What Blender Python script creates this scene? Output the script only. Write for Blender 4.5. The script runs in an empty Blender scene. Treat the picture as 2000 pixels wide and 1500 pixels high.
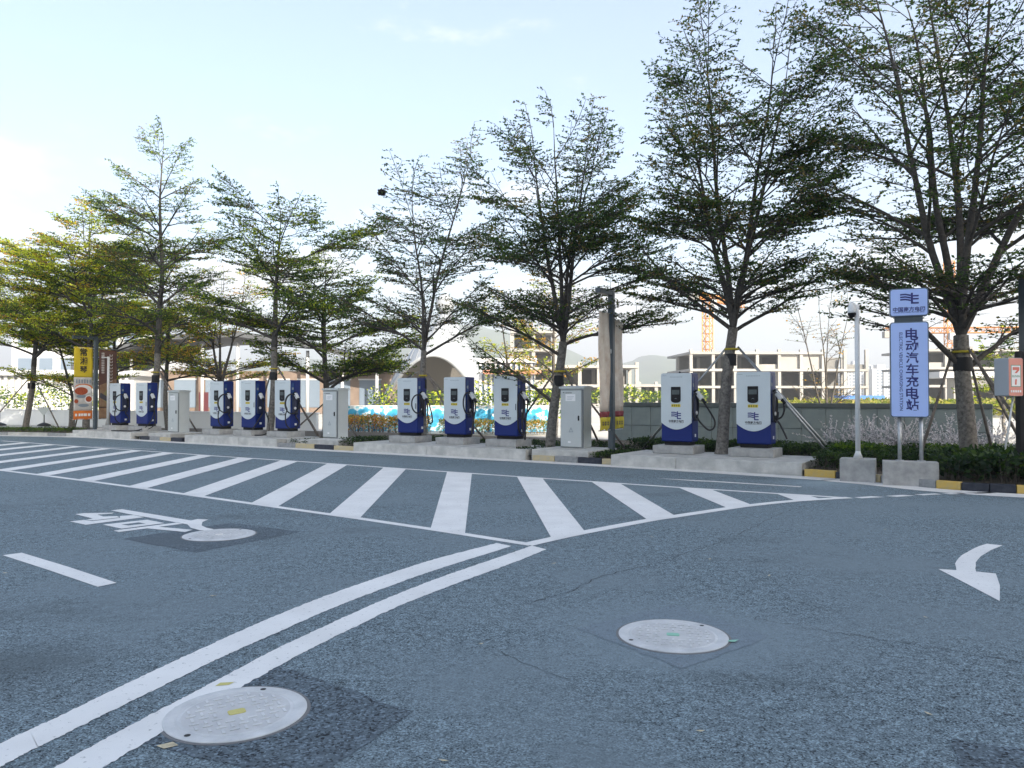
import bpy, bmesh, math, random
import numpy as np
from mathutils import Vector, Matrix, Euler, noise as mnoise

S = bpy.context.scene
COL = S.collection
PI = math.pi

# ------------------------------------------------------------------ camera
cam_d = bpy.data.cameras.new('camera')
cam = bpy.data.objects.new('camera', cam_d)
COL.objects.link(cam)
cam_d.sensor_width = 36.0
cam_d.lens = 27.0
cam_d.clip_start = 0.1
cam_d.clip_end = 9000
cam.location = (0, 0, 1.6)
cam.rotation_euler = (math.radians(90 + 0.993), 0, 0)
S.camera = cam

# ------------------------------------------------------------------ light
SUN_EL, SUN_ROT = math.radians(27.0), math.radians(148.0)     # low sun behind the camera, to the right
S.view_settings.view_transform = 'Standard'
S.view_settings.look = 'None'
S.view_settings.gamma = 1.0
S.view_settings.use_curve_mapping = False
S.view_settings.exposure = 1.52
world = bpy.data.worlds.new('World')
S.world = world
world.use_nodes = True
wn, wl = world.node_tree.nodes, world.node_tree.links
wn.clear()
w_out = wn.new('ShaderNodeOutputWorld')
w_bg = wn.new('ShaderNodeBackground')
w_sky = wn.new('ShaderNodeTexSky')
w_sky.sky_type = 'NISHITA'
w_sky.sun_disc = False
w_sky.sun_elevation = SUN_EL
w_sky.sun_rotation = SUN_ROT
w_sky.air_density = 1.0
w_sky.dust_density = 2.6
w_sky.ozone_density = 1.3
w_bg.inputs['Strength'].default_value = 0.13
# fair weather clouds: a broken bank low down and thin wisps higher up
w_tc = wn.new('ShaderNodeTexCoord')
w_sep = wn.new('ShaderNodeSeparateXYZ')
wl.new(w_tc.outputs['Generated'], w_sep.inputs[0])
w_map = wn.new('ShaderNodeMapping')
w_map.inputs['Scale'].default_value = (1.0, 1.0, 2.6)
w_map.inputs['Location'].default_value = (0.31, 0.2, 0.0)
wl.new(w_tc.outputs['Generated'], w_map.inputs[0])
w_n = wn.new('ShaderNodeTexNoise')
w_n.inputs['Scale'].default_value = 3.4
w_n.inputs['Detail'].default_value = 9
w_n.inputs['Roughness'].default_value = 0.58
wl.new(w_map.outputs[0], w_n.inputs['Vector'])
w_hgt = wn.new('ShaderNodeMapRange')                           # more cloud near the horizon
w_hgt.inputs['From Min'].default_value = 0.05
w_hgt.inputs['From Max'].default_value = 0.36
w_hgt.inputs['To Min'].default_value = 0.13
w_hgt.inputs['To Max'].default_value = -0.10
wl.new(w_sep.outputs['Z'], w_hgt.inputs['Value'])
w_add = wn.new('ShaderNodeMath'); w_add.operation = 'ADD'
wl.new(w_n.outputs['Fac'], w_add.inputs[0]); wl.new(w_hgt.outputs[0], w_add.inputs[1])
w_r = wn.new('ShaderNodeMapRange')
w_r.interpolation_type = 'SMOOTHSTEP'
w_r.inputs['From Min'].default_value = 0.50
w_r.inputs['From Max'].default_value = 0.72
w_r.inputs['To Max'].default_value = 0.85
wl.new(w_add.outputs[0], w_r.inputs['Value'])
w_map2 = wn.new('ShaderNodeMapping'); w_map2.inputs['Scale'].default_value = (2.2, 2.2, 6.5); w_map2.inputs['Location'].default_value = (1.7, .4, .9)
wl.new(w_tc.outputs['Generated'], w_map2.inputs[0])
w_n2 = wn.new('ShaderNodeTexNoise'); w_n2.inputs['Scale'].default_value = 2.6; w_n2.inputs['Detail'].default_value = 8; w_n2.inputs['Roughness'].default_value = 0.6
wl.new(w_map2.outputs[0], w_n2.inputs['Vector'])
w_r2 = wn.new('ShaderNodeMapRange'); w_r2.interpolation_type = 'SMOOTHSTEP'
w_r2.inputs['From Min'].default_value = 0.57; w_r2.inputs['From Max'].default_value = 0.78; w_r2.inputs['To Max'].default_value = 0.7
wl.new(w_n2.outputs['Fac'], w_r2.inputs['Value'])
w_max = wn.new('ShaderNodeMath'); w_max.operation = 'MAXIMUM'
wl.new(w_r.outputs[0], w_max.inputs[0]); wl.new(w_r2.outputs[0], w_max.inputs[1])
w_mix = wn.new('ShaderNodeMix'); w_mix.data_type = 'RGBA'
w_mix.inputs['B'].default_value = (3.9, 3.85, 3.8, 1)
wl.new(w_max.outputs[0], w_mix.inputs['Factor'])
w_veil = wn.new('ShaderNodeMix'); w_veil.data_type = 'RGBA'     # thin high veil over the whole sky
w_veil.inputs['Factor'].default_value = 0.18
w_veil.inputs['B'].default_value = (3.0, 3.0, 3.05, 1)
wl.new(w_sky.outputs[0], w_veil.inputs['A'])
wl.new(w_veil.outputs['Result'], w_mix.inputs['A'])
wl.new(w_mix.outputs['Result'], w_bg.inputs['Color'])
wl.new(w_bg.outputs[0], w_out.inputs[0])

sun_d = bpy.data.lights.new('sun', 'SUN')
sun_d.energy = 5.0
sun_d.angle = math.radians(0.53)
sun_d.color = (1.0, 0.9, 0.76)
sun = bpy.data.objects.new('sun', sun_d)
COL.objects.link(sun)
sd = Vector((math.sin(SUN_ROT) * math.cos(SUN_EL), math.cos(SUN_ROT) * math.cos(SUN_EL), math.sin(SUN_EL)))
sun.rotation_euler = sd.to_track_quat('Z', 'Y').to_euler()
sun.location = sd * 80

# ------------------------------------------------------------------ the row of bays: u along the kerb (to the right), v away from the road
D = Vector((0.838, -0.5455, 0)); N = Vector((0.5455, 0.838, 0)); O = Vector((0, 20.98, 0))
ROW_ROT = math.atan2(D.y, D.x)
def R(u, v, z=0.0):
    p = O + D * u + N * v
    return Vector((p.x, p.y, z))

# ------------------------------------------------------------------ materials
MATS = {}
def new_mat(name):
    m = bpy.data.materials.new(name); m.use_nodes = True
    nt = m.node_tree
    b = nt.nodes['Principled BSDF']
    MATS[name] = m
    return m, nt, b

def mat(name, col, rough=0.6, metal=0.0, var=0.0, scale=6.0, bump=0.0, bscale=60.0, col2=None, spec=None, coat=0.0):
    m, nt, b = new_mat(name)
    b.inputs['Base Color'].default_value = (*col, 1)
    b.inputs['Roughness'].default_value = rough
    b.inputs['Metallic'].default_value = metal
    if spec is not None: b.inputs['Specular IOR Level'].default_value = spec
    if coat: b.inputs['Coat Weight'].default_value = coat; b.inputs['Coat Roughness'].default_value = 0.15
    tc = nt.nodes.new('ShaderNodeTexCoord')
    if var > 0 or col2:
        n = nt.nodes.new('ShaderNodeTexNoise'); n.inputs['Scale'].default_value = scale
        n.inputs['Detail'].default_value = 7; n.inputs['Roughness'].default_value = 0.62
        nt.links.new(tc.outputs['Object'], n.inputs['Vector'])
        r = nt.nodes.new('ShaderNodeMapRange'); r.inputs['From Min'].default_value = 0.32; r.inputs['From Max'].default_value = 0.68
        nt.links.new(n.outputs['Fac'], r.inputs['Value'])
        mx = nt.nodes.new('ShaderNodeMix'); mx.data_type = 'RGBA'
        c2 = col2 if col2 else tuple(c * (1 + var) for c in col)
        c1 = col if col2 else tuple(c * (1 - var) for c in col)
        mx.inputs['A'].default_value = (*c1, 1); mx.inputs['B'].default_value = (*c2, 1)
        nt.links.new(r.outputs[0], mx.inputs['Factor'])
        nt.links.new(mx.outputs['Result'], b.inputs['Base Color'])
    if bump > 0:
        n2 = nt.nodes.new('ShaderNodeTexNoise'); n2.inputs['Scale'].default_value = bscale; n2.inputs['Detail'].default_value = 5
        nt.links.new(tc.outputs['Object'], n2.inputs['Vector'])
        bp = nt.nodes.new('ShaderNodeBump'); bp.inputs['Strength'].default_value = bump; bp.inputs['Distance'].default_value = 0.01
        nt.links.new(n2.outputs['Fac'], bp.inputs['Height'])
        nt.links.new(bp.outputs[0], b.inputs['Normal'])
    return m

def asphalt_mat(name, lo, hi, dust, grain=125.0):
    m, nt, b = new_mat(name)
    L, Nn = nt.links, nt.nodes
    tc = Nn.new('ShaderNodeTexCoord')
    v = Nn.new('ShaderNodeTexVoronoi'); v.inputs['Scale'].default_value = grain
    L.new(tc.outputs['Object'], v.inputs['Vector'])
    sep = Nn.new('ShaderNodeSeparateColor'); L.new(v.outputs['Color'], sep.inputs[0])
    n1 = Nn.new('ShaderNodeTexNoise'); n1.inputs['Scale'].default_value = 13; n1.inputs['Detail'].default_value = 9; n1.inputs['Roughness'].default_value = 0.86
    L.new(tc.outputs['Object'], n1.inputs['Vector'])
    ad = Nn.new('ShaderNodeMath'); ad.operation = 'MULTIPLY_ADD'; ad.inputs[1].default_value = 0.52
    L.new(sep.outputs[0], ad.inputs[0]); L.new(n1.outputs['Fac'], ad.inputs[2])
    rmp = Nn.new('ShaderNodeValToRGB')
    e = rmp.color_ramp.elements
    mid = tuple(lo[i]*.52 + hi[i]*.48 for i in range(3))
    e[0].position = 0.50; e[0].color = (*lo, 1); e[1].position = 1.0; e[1].color = tuple(c*1.25 for c in hi) + (1,)
    x = rmp.color_ramp.elements.new(0.66); x.color = (*mid, 1)
    x = rmp.color_ramp.elements.new(0.90); x.color = tuple(c*.72 for c in hi) + (1,)
    L.new(ad.outputs[0], rmp.inputs[0])
    # dust and tyre polish in broad patches
    n2 = Nn.new('ShaderNodeTexNoise'); n2.inputs['Scale'].default_value = 0.42; n2.inputs['Detail'].default_value = 7; n2.inputs['Roughness'].default_value = 0.6
    L.new(tc.outputs['Object'], n2.inputs['Vector'])
    r2 = Nn.new('ShaderNodeMapRange'); r2.interpolation_type = 'SMOOTHSTEP'
    r2.inputs['From Min'].default_value = 0.42; r2.inputs['From Max'].default_value = 0.68; r2.inputs['To Max'].default_value = 0.8
    L.new(n2.outputs['Fac'], r2.inputs['Value'])
    mx = Nn.new('ShaderNodeMix'); mx.data_type = 'RGBA'; mx.inputs['B'].default_value = (*dust, 1)
    L.new(r2.outputs[0], mx.inputs['Factor']); L.new(rmp.outputs[0], mx.inputs['A'])
    # dark stains drawn out along the lane
    mp = Nn.new('ShaderNodeMapping'); mp.inputs['Rotation'].default_value = (0, 0, 0.58); mp.inputs['Scale'].default_value = (0.55, 1.0, 1)
    L.new(tc.outputs['Object'], mp.inputs[0])
    n3 = Nn.new('ShaderNodeTexNoise'); n3.inputs['Scale'].default_value = 0.9; n3.inputs['Detail'].default_value = 8; n3.inputs['Roughness'].default_value = 0.65
    L.new(mp.outputs[0], n3.inputs['Vector'])
    r3 = Nn.new('ShaderNodeMapRange'); r3.interpolation_type = 'SMOOTHSTEP'
    r3.inputs['From Min'].default_value = 0.52; r3.inputs['From Max'].default_value = 0.80; r3.inputs['To Min'].default_value = 1.05; r3.inputs['To Max'].default_value = 0.60
    L.new(n3.outputs['Fac'], r3.inputs['Value'])
    mul = Nn.new('ShaderNodeVectorMath'); mul.operation = 'SCALE'
    cur = mx.outputs['Result']
    # dried mud spread round the right hand cover, old oil on the left lane
    for (cx, cy, r_in, r_out, col, amt) in ((1.15, 5.15, .45, 1.25, tuple(c*1.12 for c in dust), .85), (-3.0, 4.55, .0, .75, tuple(c*.25 for c in dust), .6), (3.0, 3.1, .2, .9, tuple(c*1.1 for c in dust), .7), (-.1, 4.6, .0, .8, dust, .5), (6.0, 14.3, .1, 1.3, tuple(c*1.7 for c in dust), .7)):
        vd = Nn.new('ShaderNodeVectorMath'); vd.operation = 'DISTANCE'; vd.inputs[1].default_value = (cx, cy, 0); L.new(tc.outputs['Object'], vd.inputs[0])
        wob = Nn.new('ShaderNodeMath'); wob.operation = 'MULTIPLY_ADD'; wob.inputs[1].default_value = 1.3; L.new(n3.outputs['Fac'], wob.inputs[0]); L.new(vd.outputs['Value'], wob.inputs[2])
        rr_ = Nn.new('ShaderNodeMapRange'); rr_.interpolation_type = 'SMOOTHSTEP'
        rr_.inputs['From Min'].default_value = r_in+.65; rr_.inputs['From Max'].default_value = r_out+.65; rr_.inputs['To Min'].default_value = amt; rr_.inputs['To Max'].default_value = 0
        L.new(wob.outputs[0], rr_.inputs['Value'])
        gm = Nn.new('ShaderNodeMath'); gm.operation = 'MULTIPLY'; L.new(rr_.outputs[0], gm.inputs[0]); L.new(n1.outputs['Fac'], gm.inputs[1])
        g2 = Nn.new('ShaderNodeMath'); g2.operation = 'MULTIPLY'; g2.use_clamp = True; g2.inputs[1].default_value = 1.7; L.new(gm.outputs[0], g2.inputs[0])
        m3 = Nn.new('ShaderNodeMix'); m3.data_type = 'RGBA'; m3.inputs['B'].default_value = (*col, 1)
        L.new(g2.outputs[0], m3.inputs['Factor']); L.new(cur, m3.inputs['A']); cur = m3.outputs['Result']
    L.new(cur, mul.inputs[0]); L.new(r3.outputs[0], mul.inputs['Scale'])
    L.new(mul.outputs[0], b.inputs['Base Color'])
    b.inputs['Roughness'].default_value = 0.82
    b.inputs['Specular IOR Level'].default_value = 0.35
    bp = Nn.new('ShaderNodeBump'); bp.inputs['Strength'].default_value = 0.9; bp.inputs['Distance'].default_value = 0.006
    L.new(ad.outputs[0], bp.inputs['Height']); L.new(bp.outputs[0], b.inputs['Normal'])
    return m

def paint_mat(name, col, worn, amount):
    m, nt, b = new_mat(name)
    L, Nn = nt.links, nt.nodes
    tc = Nn.new('ShaderNodeTexCoord')
    n = Nn.new('ShaderNodeTexNoise'); n.inputs['Scale'].default_value = 26; n.inputs['Detail'].default_value = 8; n.inputs['Roughness'].default_value = 0.72
    L.new(tc.outputs['Object'], n.inputs['Vector'])
    r = Nn.new('ShaderNodeMapRange'); r.inputs['From Min'].default_value = 0.66 - amount; r.inputs['From Max'].default_value = 0.74 - amount
    L.new(n.outputs['Fac'], r.inputs['Value'])
    n2 = Nn.new('ShaderNodeTexNoise'); n2.inputs['Scale'].default_value = 2.2; n2.inputs['Detail'].default_value = 6
    L.new(tc.outputs['Object'], n2.inputs['Vector'])
    m1 = Nn.new('ShaderNodeMix'); m1.data_type = 'RGBA'
    m1.inputs['A'].default_value = (*col, 1); m1.inputs['B'].default_value = tuple(c * 0.70 for c in col) + (1,)
    L.new(n2.outputs['Fac'], m1.inputs['Factor'])
    m2 = Nn.new('ShaderNodeMix'); m2.data_type = 'RGBA'; m2.inputs['B'].default_value = (*worn, 1)
    L.new(r.outputs[0], m2.inputs['Factor']); L.new(m1.outputs['Result'], m2.inputs['A'])
    L.new(m2.outputs['Result'], b.inputs['Base Color'])
    b.inputs['Roughness'].default_value = 0.7
    bp = Nn.new('ShaderNodeBump'); bp.inputs['Strength'].default_value = 0.4; bp.inputs['Distance'].default_value = 0.004
    n3 = Nn.new('ShaderNodeTexNoise'); n3.inputs['Scale'].default_value = 90
    L.new(tc.outputs['Object'], n3.inputs['Vector'])
    L.new(n3.outputs['Fac'], bp.inputs['Height']); L.new(bp.outputs[0], b.inputs['Normal'])
    return m

def leaf_mat(name):
    m, nt, b = new_mat(name)
    L, Nn = nt.links, nt.nodes
    at = Nn.new('ShaderNodeAttribute'); at.attribute_name = 'tint'
    L.new(at.outputs['Color'], b.inputs['Base Color'])
    b.inputs['Roughness'].default_value = 0.5
    b.inputs['Specular IOR Level'].default_value = 0.3
    tr = Nn.new('ShaderNodeBsdfTranslucent')
    mulc = Nn.new('ShaderNodeVectorMath'); mulc.operation = 'MULTIPLY'; mulc.inputs[1].default_value = (1.45, 1.6, 0.55)
    L.new(at.outputs['Color'], mulc.inputs[0]); L.new(mulc.outputs[0], tr.inputs['Color'])
    mx = Nn.new('ShaderNodeMixShader'); mx.inputs[0].default_value = 0.5
    L.new(b.outputs[0], mx.inputs[1]); L.new(tr.outputs[0], mx.inputs[2])
    L.new(mx.outputs[0], nt.nodes['Material Output'].inputs[0])
    return m

ASPHALT = asphalt_mat('asphalt', (0.005, 0.011, 0.017), (0.235, 0.315, 0.36), (0.165, 0.215, 0.245))
ASPHALT_DARK = asphalt_mat('asphalt_patch', (0.004, 0.008, 0.013), (0.15, 0.20, 0.24), (0.085, 0.11, 0.13), 80.0)
PAINT = paint_mat('road_paint', (0.86, 0.87, 0.86), (0.2, 0.22, 0.23), 0.06)
PAINT_OLD = paint_mat('road_paint_worn', (0.80, 0.80, 0.78), (0.2, 0.21, 0.22), 0.09)
CONCRETE = mat('concrete', (0.36, 0.365, 0.35), 0.85, var=0.0, col2=(0.58, 0.58, 0.55), scale=3.2, bump=0.35, bscale=40)
CONCRETE_D = mat('concrete_grey', (0.27, 0.275, 0.27), 0.88, col2=(0.44, 0.44, 0.425), scale=5, bump=0.4, bscale=35)
GROUND = mat('pale_ground', (0.36, 0.35, 0.32), 0.9, col2=(0.5, 0.48, 0.44), scale=0.25, bump=0.2, bscale=12)
SOIL = mat('soil', (0.07, 0.055, 0.04), 0.95, col2=(0.13, 0.11, 0.08), scale=4, bump=0.6, bscale=25)
KERB_Y = mat('kerb_yellow', (0.58, 0.38, 0.07), 0.75, col2=(0.48, 0.36, 0.14), scale=9, bump=0.3, bscale=60)
KERB_YP = mat('kerb_yellow_faded', (0.52, 0.42, 0.22), 0.8, col2=(0.42, 0.38, 0.28), scale=7, bump=0.3, bscale=60)
KERB_K = mat('kerb_black', (0.010, 0.014, 0.026), 0.75, col2=(0.04, 0.046, 0.06), scale=8, bump=0.3, bscale=60)
KERB_G = mat('kerb_stone', (0.30, 0.31, 0.31), 0.8, col2=(0.2, 0.21, 0.215), scale=12, bump=0.3, bscale=60)
WALLSTONE = mat('wall_stone', (0.23, 0.285, 0.285), 0.75, col2=(0.30, 0.36, 0.355), scale=2.4, bump=0.2, bscale=50)
COPING = mat('coping_stone', (0.10, 0.125, 0.125), 0.7, col2=(0.14, 0.165, 0.165), scale=5)
BLUE = mat('charger_blue', (0.003, 0.018, 0.15), 0.42, spec=0.3)
BLUE_S = mat('charger_side_blue', (0.012, 0.055, 0.20), 0.42, spec=0.3)
NAVY = mat('charger_navy', (0.01, 0.018, 0.06), 0.4)
PANELW = mat('charger_white', (0.56, 0.63, 0.66), 0.35, var=0.03, scale=2, coat=0.2)
BLACK = mat('black_plastic', (0.006, 0.006, 0.008), 0.45, spec=0.25)
RUBBER = mat('black_rubber', (0.015, 0.015, 0.017), 0.55)
SCREEN = mat('screen_glass', (0.05, 0.07, 0.075), 0.3, var=0.2, scale=12)
YELLOW = mat('notice_yellow', (0.62, 0.50, 0.03), 0.5)
INK = mat('logo_blue', (0.02, 0.025, 0.17), 0.45)
INK_K = mat('ink_black', (0.02, 0.02, 0.025), 0.5)
INK_G = mat('ink_grey', (0.22, 0.27, 0.31), 0.5)
WHITE = mat('white_paint', (0.78, 0.79, 0.79), 0.4)
WHITE_M = mat('white_metal', (0.72, 0.74, 0.74), 0.35, var=0.05, scale=8)
GUN = mat('gun_grey', (0.62, 0.64, 0.65), 0.35)
CABG = mat('cabinet_grey', (0.50, 0.535, 0.53), 0.42, var=0.03, scale=3)
CABD = mat('cabinet_seam', (0.16, 0.175, 0.18), 0.5)
STEEL = mat('galvanised_steel', (0.46, 0.48, 0.49), 0.4, metal=0.65, var=0.12, scale=14)
POLE_D = mat('pole_slate', (0.055, 0.075, 0.09), 0.45, var=0.12, scale=5)
SIGNP = mat('sign_panel', (0.40, 0.54, 0.92), 0.35, var=0.02, scale=2)
SIGNF = mat('sign_frame', (0.10, 0.14, 0.20), 0.4)
STAKE = mat('stake_wood', (0.12, 0.10, 0.085), 0.85, col2=(0.26, 0.23, 0.20), scale=9, bump=0.4)
TIE = mat('tie_band', (0.45, 0.36, 0.03), 0.7)
SLEEVE = mat('black_sleeve', (0.012, 0.012, 0.013), 0.7)
BARK = mat('bark', (0.075, 0.07, 0.062), 0.9, col2=(0.26, 0.24, 0.21), scale=16, bump=0.9, bscale=45)
LIMB = mat('limb_bark', (0.04, 0.037, 0.034), 0.9, col2=(0.10, 0.09, 0.078), scale=14, bump=0.6, bscale=40)
TWIG = mat('twig_bark', (0.05, 0.045, 0.04), 0.9, col2=(0.10, 0.085, 0.07), scale=20)
LEAF = leaf_mat('leaf')
BAN_Y = mat('banner_yellow', (0.60, 0.45, 0.02), 0.7, var=0.06, scale=4)
BAN_O = mat('banner_orange', (0.62, 0.16, 0.02), 0.7)
BAN_BR = mat('banner_brown', (0.10, 0.05, 0.045), 0.7, col2=(0.16, 0.08, 0.05), scale=2)
BAN_TAN = mat('banner_tan', (0.33, 0.22, 0.13), 0.7, col2=(0.24, 0.13, 0.07), scale=5)
BAN_OLIVE = mat('banner_olive', (0.28, 0.24, 0.10), 0.7)
BAN_DK = mat('banner_dark', (0.07, 0.065, 0.08), 0.7)
BAN_PALE = mat('banner_pale', (0.86, 0.81, 0.72), 0.75, col2=(0.62, 0.50, 0.40), scale=2.6)
BAN_RED = mat('banner_red', (0.24, 0.04, 0.05), 0.7, var=0.3, scale=6)
BAN_LY = mat('banner_lemon', (0.60, 0.50, 0.04), 0.7)
FOOD_R = mat('food_red', (0.28, 0.025, 0.015), 0.5, col2=(0.45, 0.12, 0.03), scale=30)
PLATE = mat('plate_white', (0.75, 0.73, 0.70), 0.4)
SIGN_R = mat('shop_sign_red', (0.62, 0.14, 0.10), 0.4)
SIGN_O = mat('shop_sign_orange', (0.68, 0.26, 0.08), 0.4)
SIGN_GN = mat('shop_sign_green', (0.05, 0.22, 0.13), 0.4)
FARCONC = mat('far_concrete', (0.33, 0.32, 0.30), 0.9, col2=(0.24, 0.235, 0.22), scale=0.2)
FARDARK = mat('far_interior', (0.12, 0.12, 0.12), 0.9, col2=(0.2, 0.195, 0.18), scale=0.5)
FARWHITE = mat('far_white', (0.42, 0.43, 0.44), 0.7, var=0.05, scale=0.4)
FARWIN = mat('far_window', (0.14, 0.18, 0.23), 0.2)
FARROOF = mat('far_roof_grey', (0.06, 0.065, 0.07), 0.5, var=0.1, scale=0.3)
FARBROWN = mat('far_brown_cladding', (0.16, 0.12, 0.095), 0.7, var=0.2, scale=0.8)
CRANE = mat('crane_orange', (0.62, 0.25, 0.05), 0.5)
TERRA = mat('terracotta', (0.48, 0.22, 0.14), 0.8, var=0.15, scale=1)
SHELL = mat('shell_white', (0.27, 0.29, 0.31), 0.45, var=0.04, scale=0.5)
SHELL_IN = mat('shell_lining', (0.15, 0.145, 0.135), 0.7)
HILL = mat('hill_wood', (0.045, 0.075, 0.035), 0.95, col2=(0.09, 0.12, 0.05), scale=0.02)
SHADE_BLOCK = mat('shade_block_render', (0.78, 0.77, 0.75), 0.8, var=0.05, scale=0.2)  # walls of the added shade building, pale to bounce sky light back
BLUEROOF = mat('blue_roof', (0.03, 0.14, 0.45), 0.5)
IRON = mat('cast_cover', (0.47, 0.49, 0.50), 0.6, col2=(0.66, 0.675, 0.68), scale=6, bump=0.3, bscale=70)
IRON_M = mat('cast_recess', (0.46, 0.47, 0.48), 0.7, col2=(0.57, 0.58, 0.58), scale=7)
IRON_D = mat('cast_groove', (0.16, 0.165, 0.17), 0.7)
LIME = mat('cover_badge', (0.55, 0.50, 0.16), 0.6)
MINT = mat('cover_mint_paint', (0.25, 0.52, 0.40), 0.6)
CRACK = mat('crack_tar', (0.018, 0.018, 0.02), 0.9)
DRYLEAF = mat('dry_leaf', (0.50, 0.44, 0.30), 0.7, var=0.3, scale=30)
NEST = mat('nest_twigs', (0.025, 0.02, 0.016), 0.95)

def plume_mat():
    m, nt, b = new_mat('grass_plume')
    at = nt.nodes.new('ShaderNodeAttribute'); at.attribute_name = 'tint'
    nt.links.new(at.outputs['Color'], b.inputs['Base Color']); b.inputs['Roughness'].default_value = 0.8
    return m
PLUME = plume_mat()
def hoarding_mat():
    m, nt, b = new_mat('hoarding_print')
    L, Nn = nt.links, nt.nodes
    tc = Nn.new('ShaderNodeTexCoord'); sp = Nn.new('ShaderNodeSeparateXYZ'); L.new(tc.outputs['Object'], sp.inputs[0])
    n = Nn.new('ShaderNodeTexNoise'); n.inputs['Scale'].default_value = 2.3; n.inputs['Detail'].default_value = 6
    L.new(tc.outputs['Object'], n.inputs['Vector'])
    r = Nn.new('ShaderNodeValToRGB'); e = r.color_ramp.elements
    e[0].position = 0.30; e[0].color = (0.03, 0.17, 0.30, 1)
    e[1].position = 0.50; e[1].color = (0.05, 0.36, 0.58, 1)
    x = r.color_ramp.elements.new(0.57); x.color = (0.70, 0.76, 0.78, 1)
    x = r.color_ramp.elements.new(0.66); x.color = (0.10, 0.40, 0.52, 1)
    x = r.color_ramp.elements.new(0.78); x.color = (0.20, 0.36, 0.16, 1)
    L.new(n.outputs['Fac'], r.inputs[0])
    L.new(r.outputs[0], b.inputs['Base Color']); b.inputs['Roughness'].default_value = 0.5
    return m
HOARD = hoarding_mat()

# ------------------------------------------------------------------ helpers
def prop(o, label=None, cat=None, group=None, kind=None):
    if label: o['label'] = label
    if cat: o['category'] = cat
    if group: o['group'] = group
    if kind: o['kind'] = kind
    return o

def thing(name, label, cat, loc=(0, 0, 0), rz=0.0, group=None):
    o = bpy.data.objects.new(name, None)
    o.empty_display_size = 0.2
    COL.objects.link(o)
    o.location = loc; o.rotation_euler = (0, 0, rz)
    return prop(o, label, cat, group)

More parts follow.
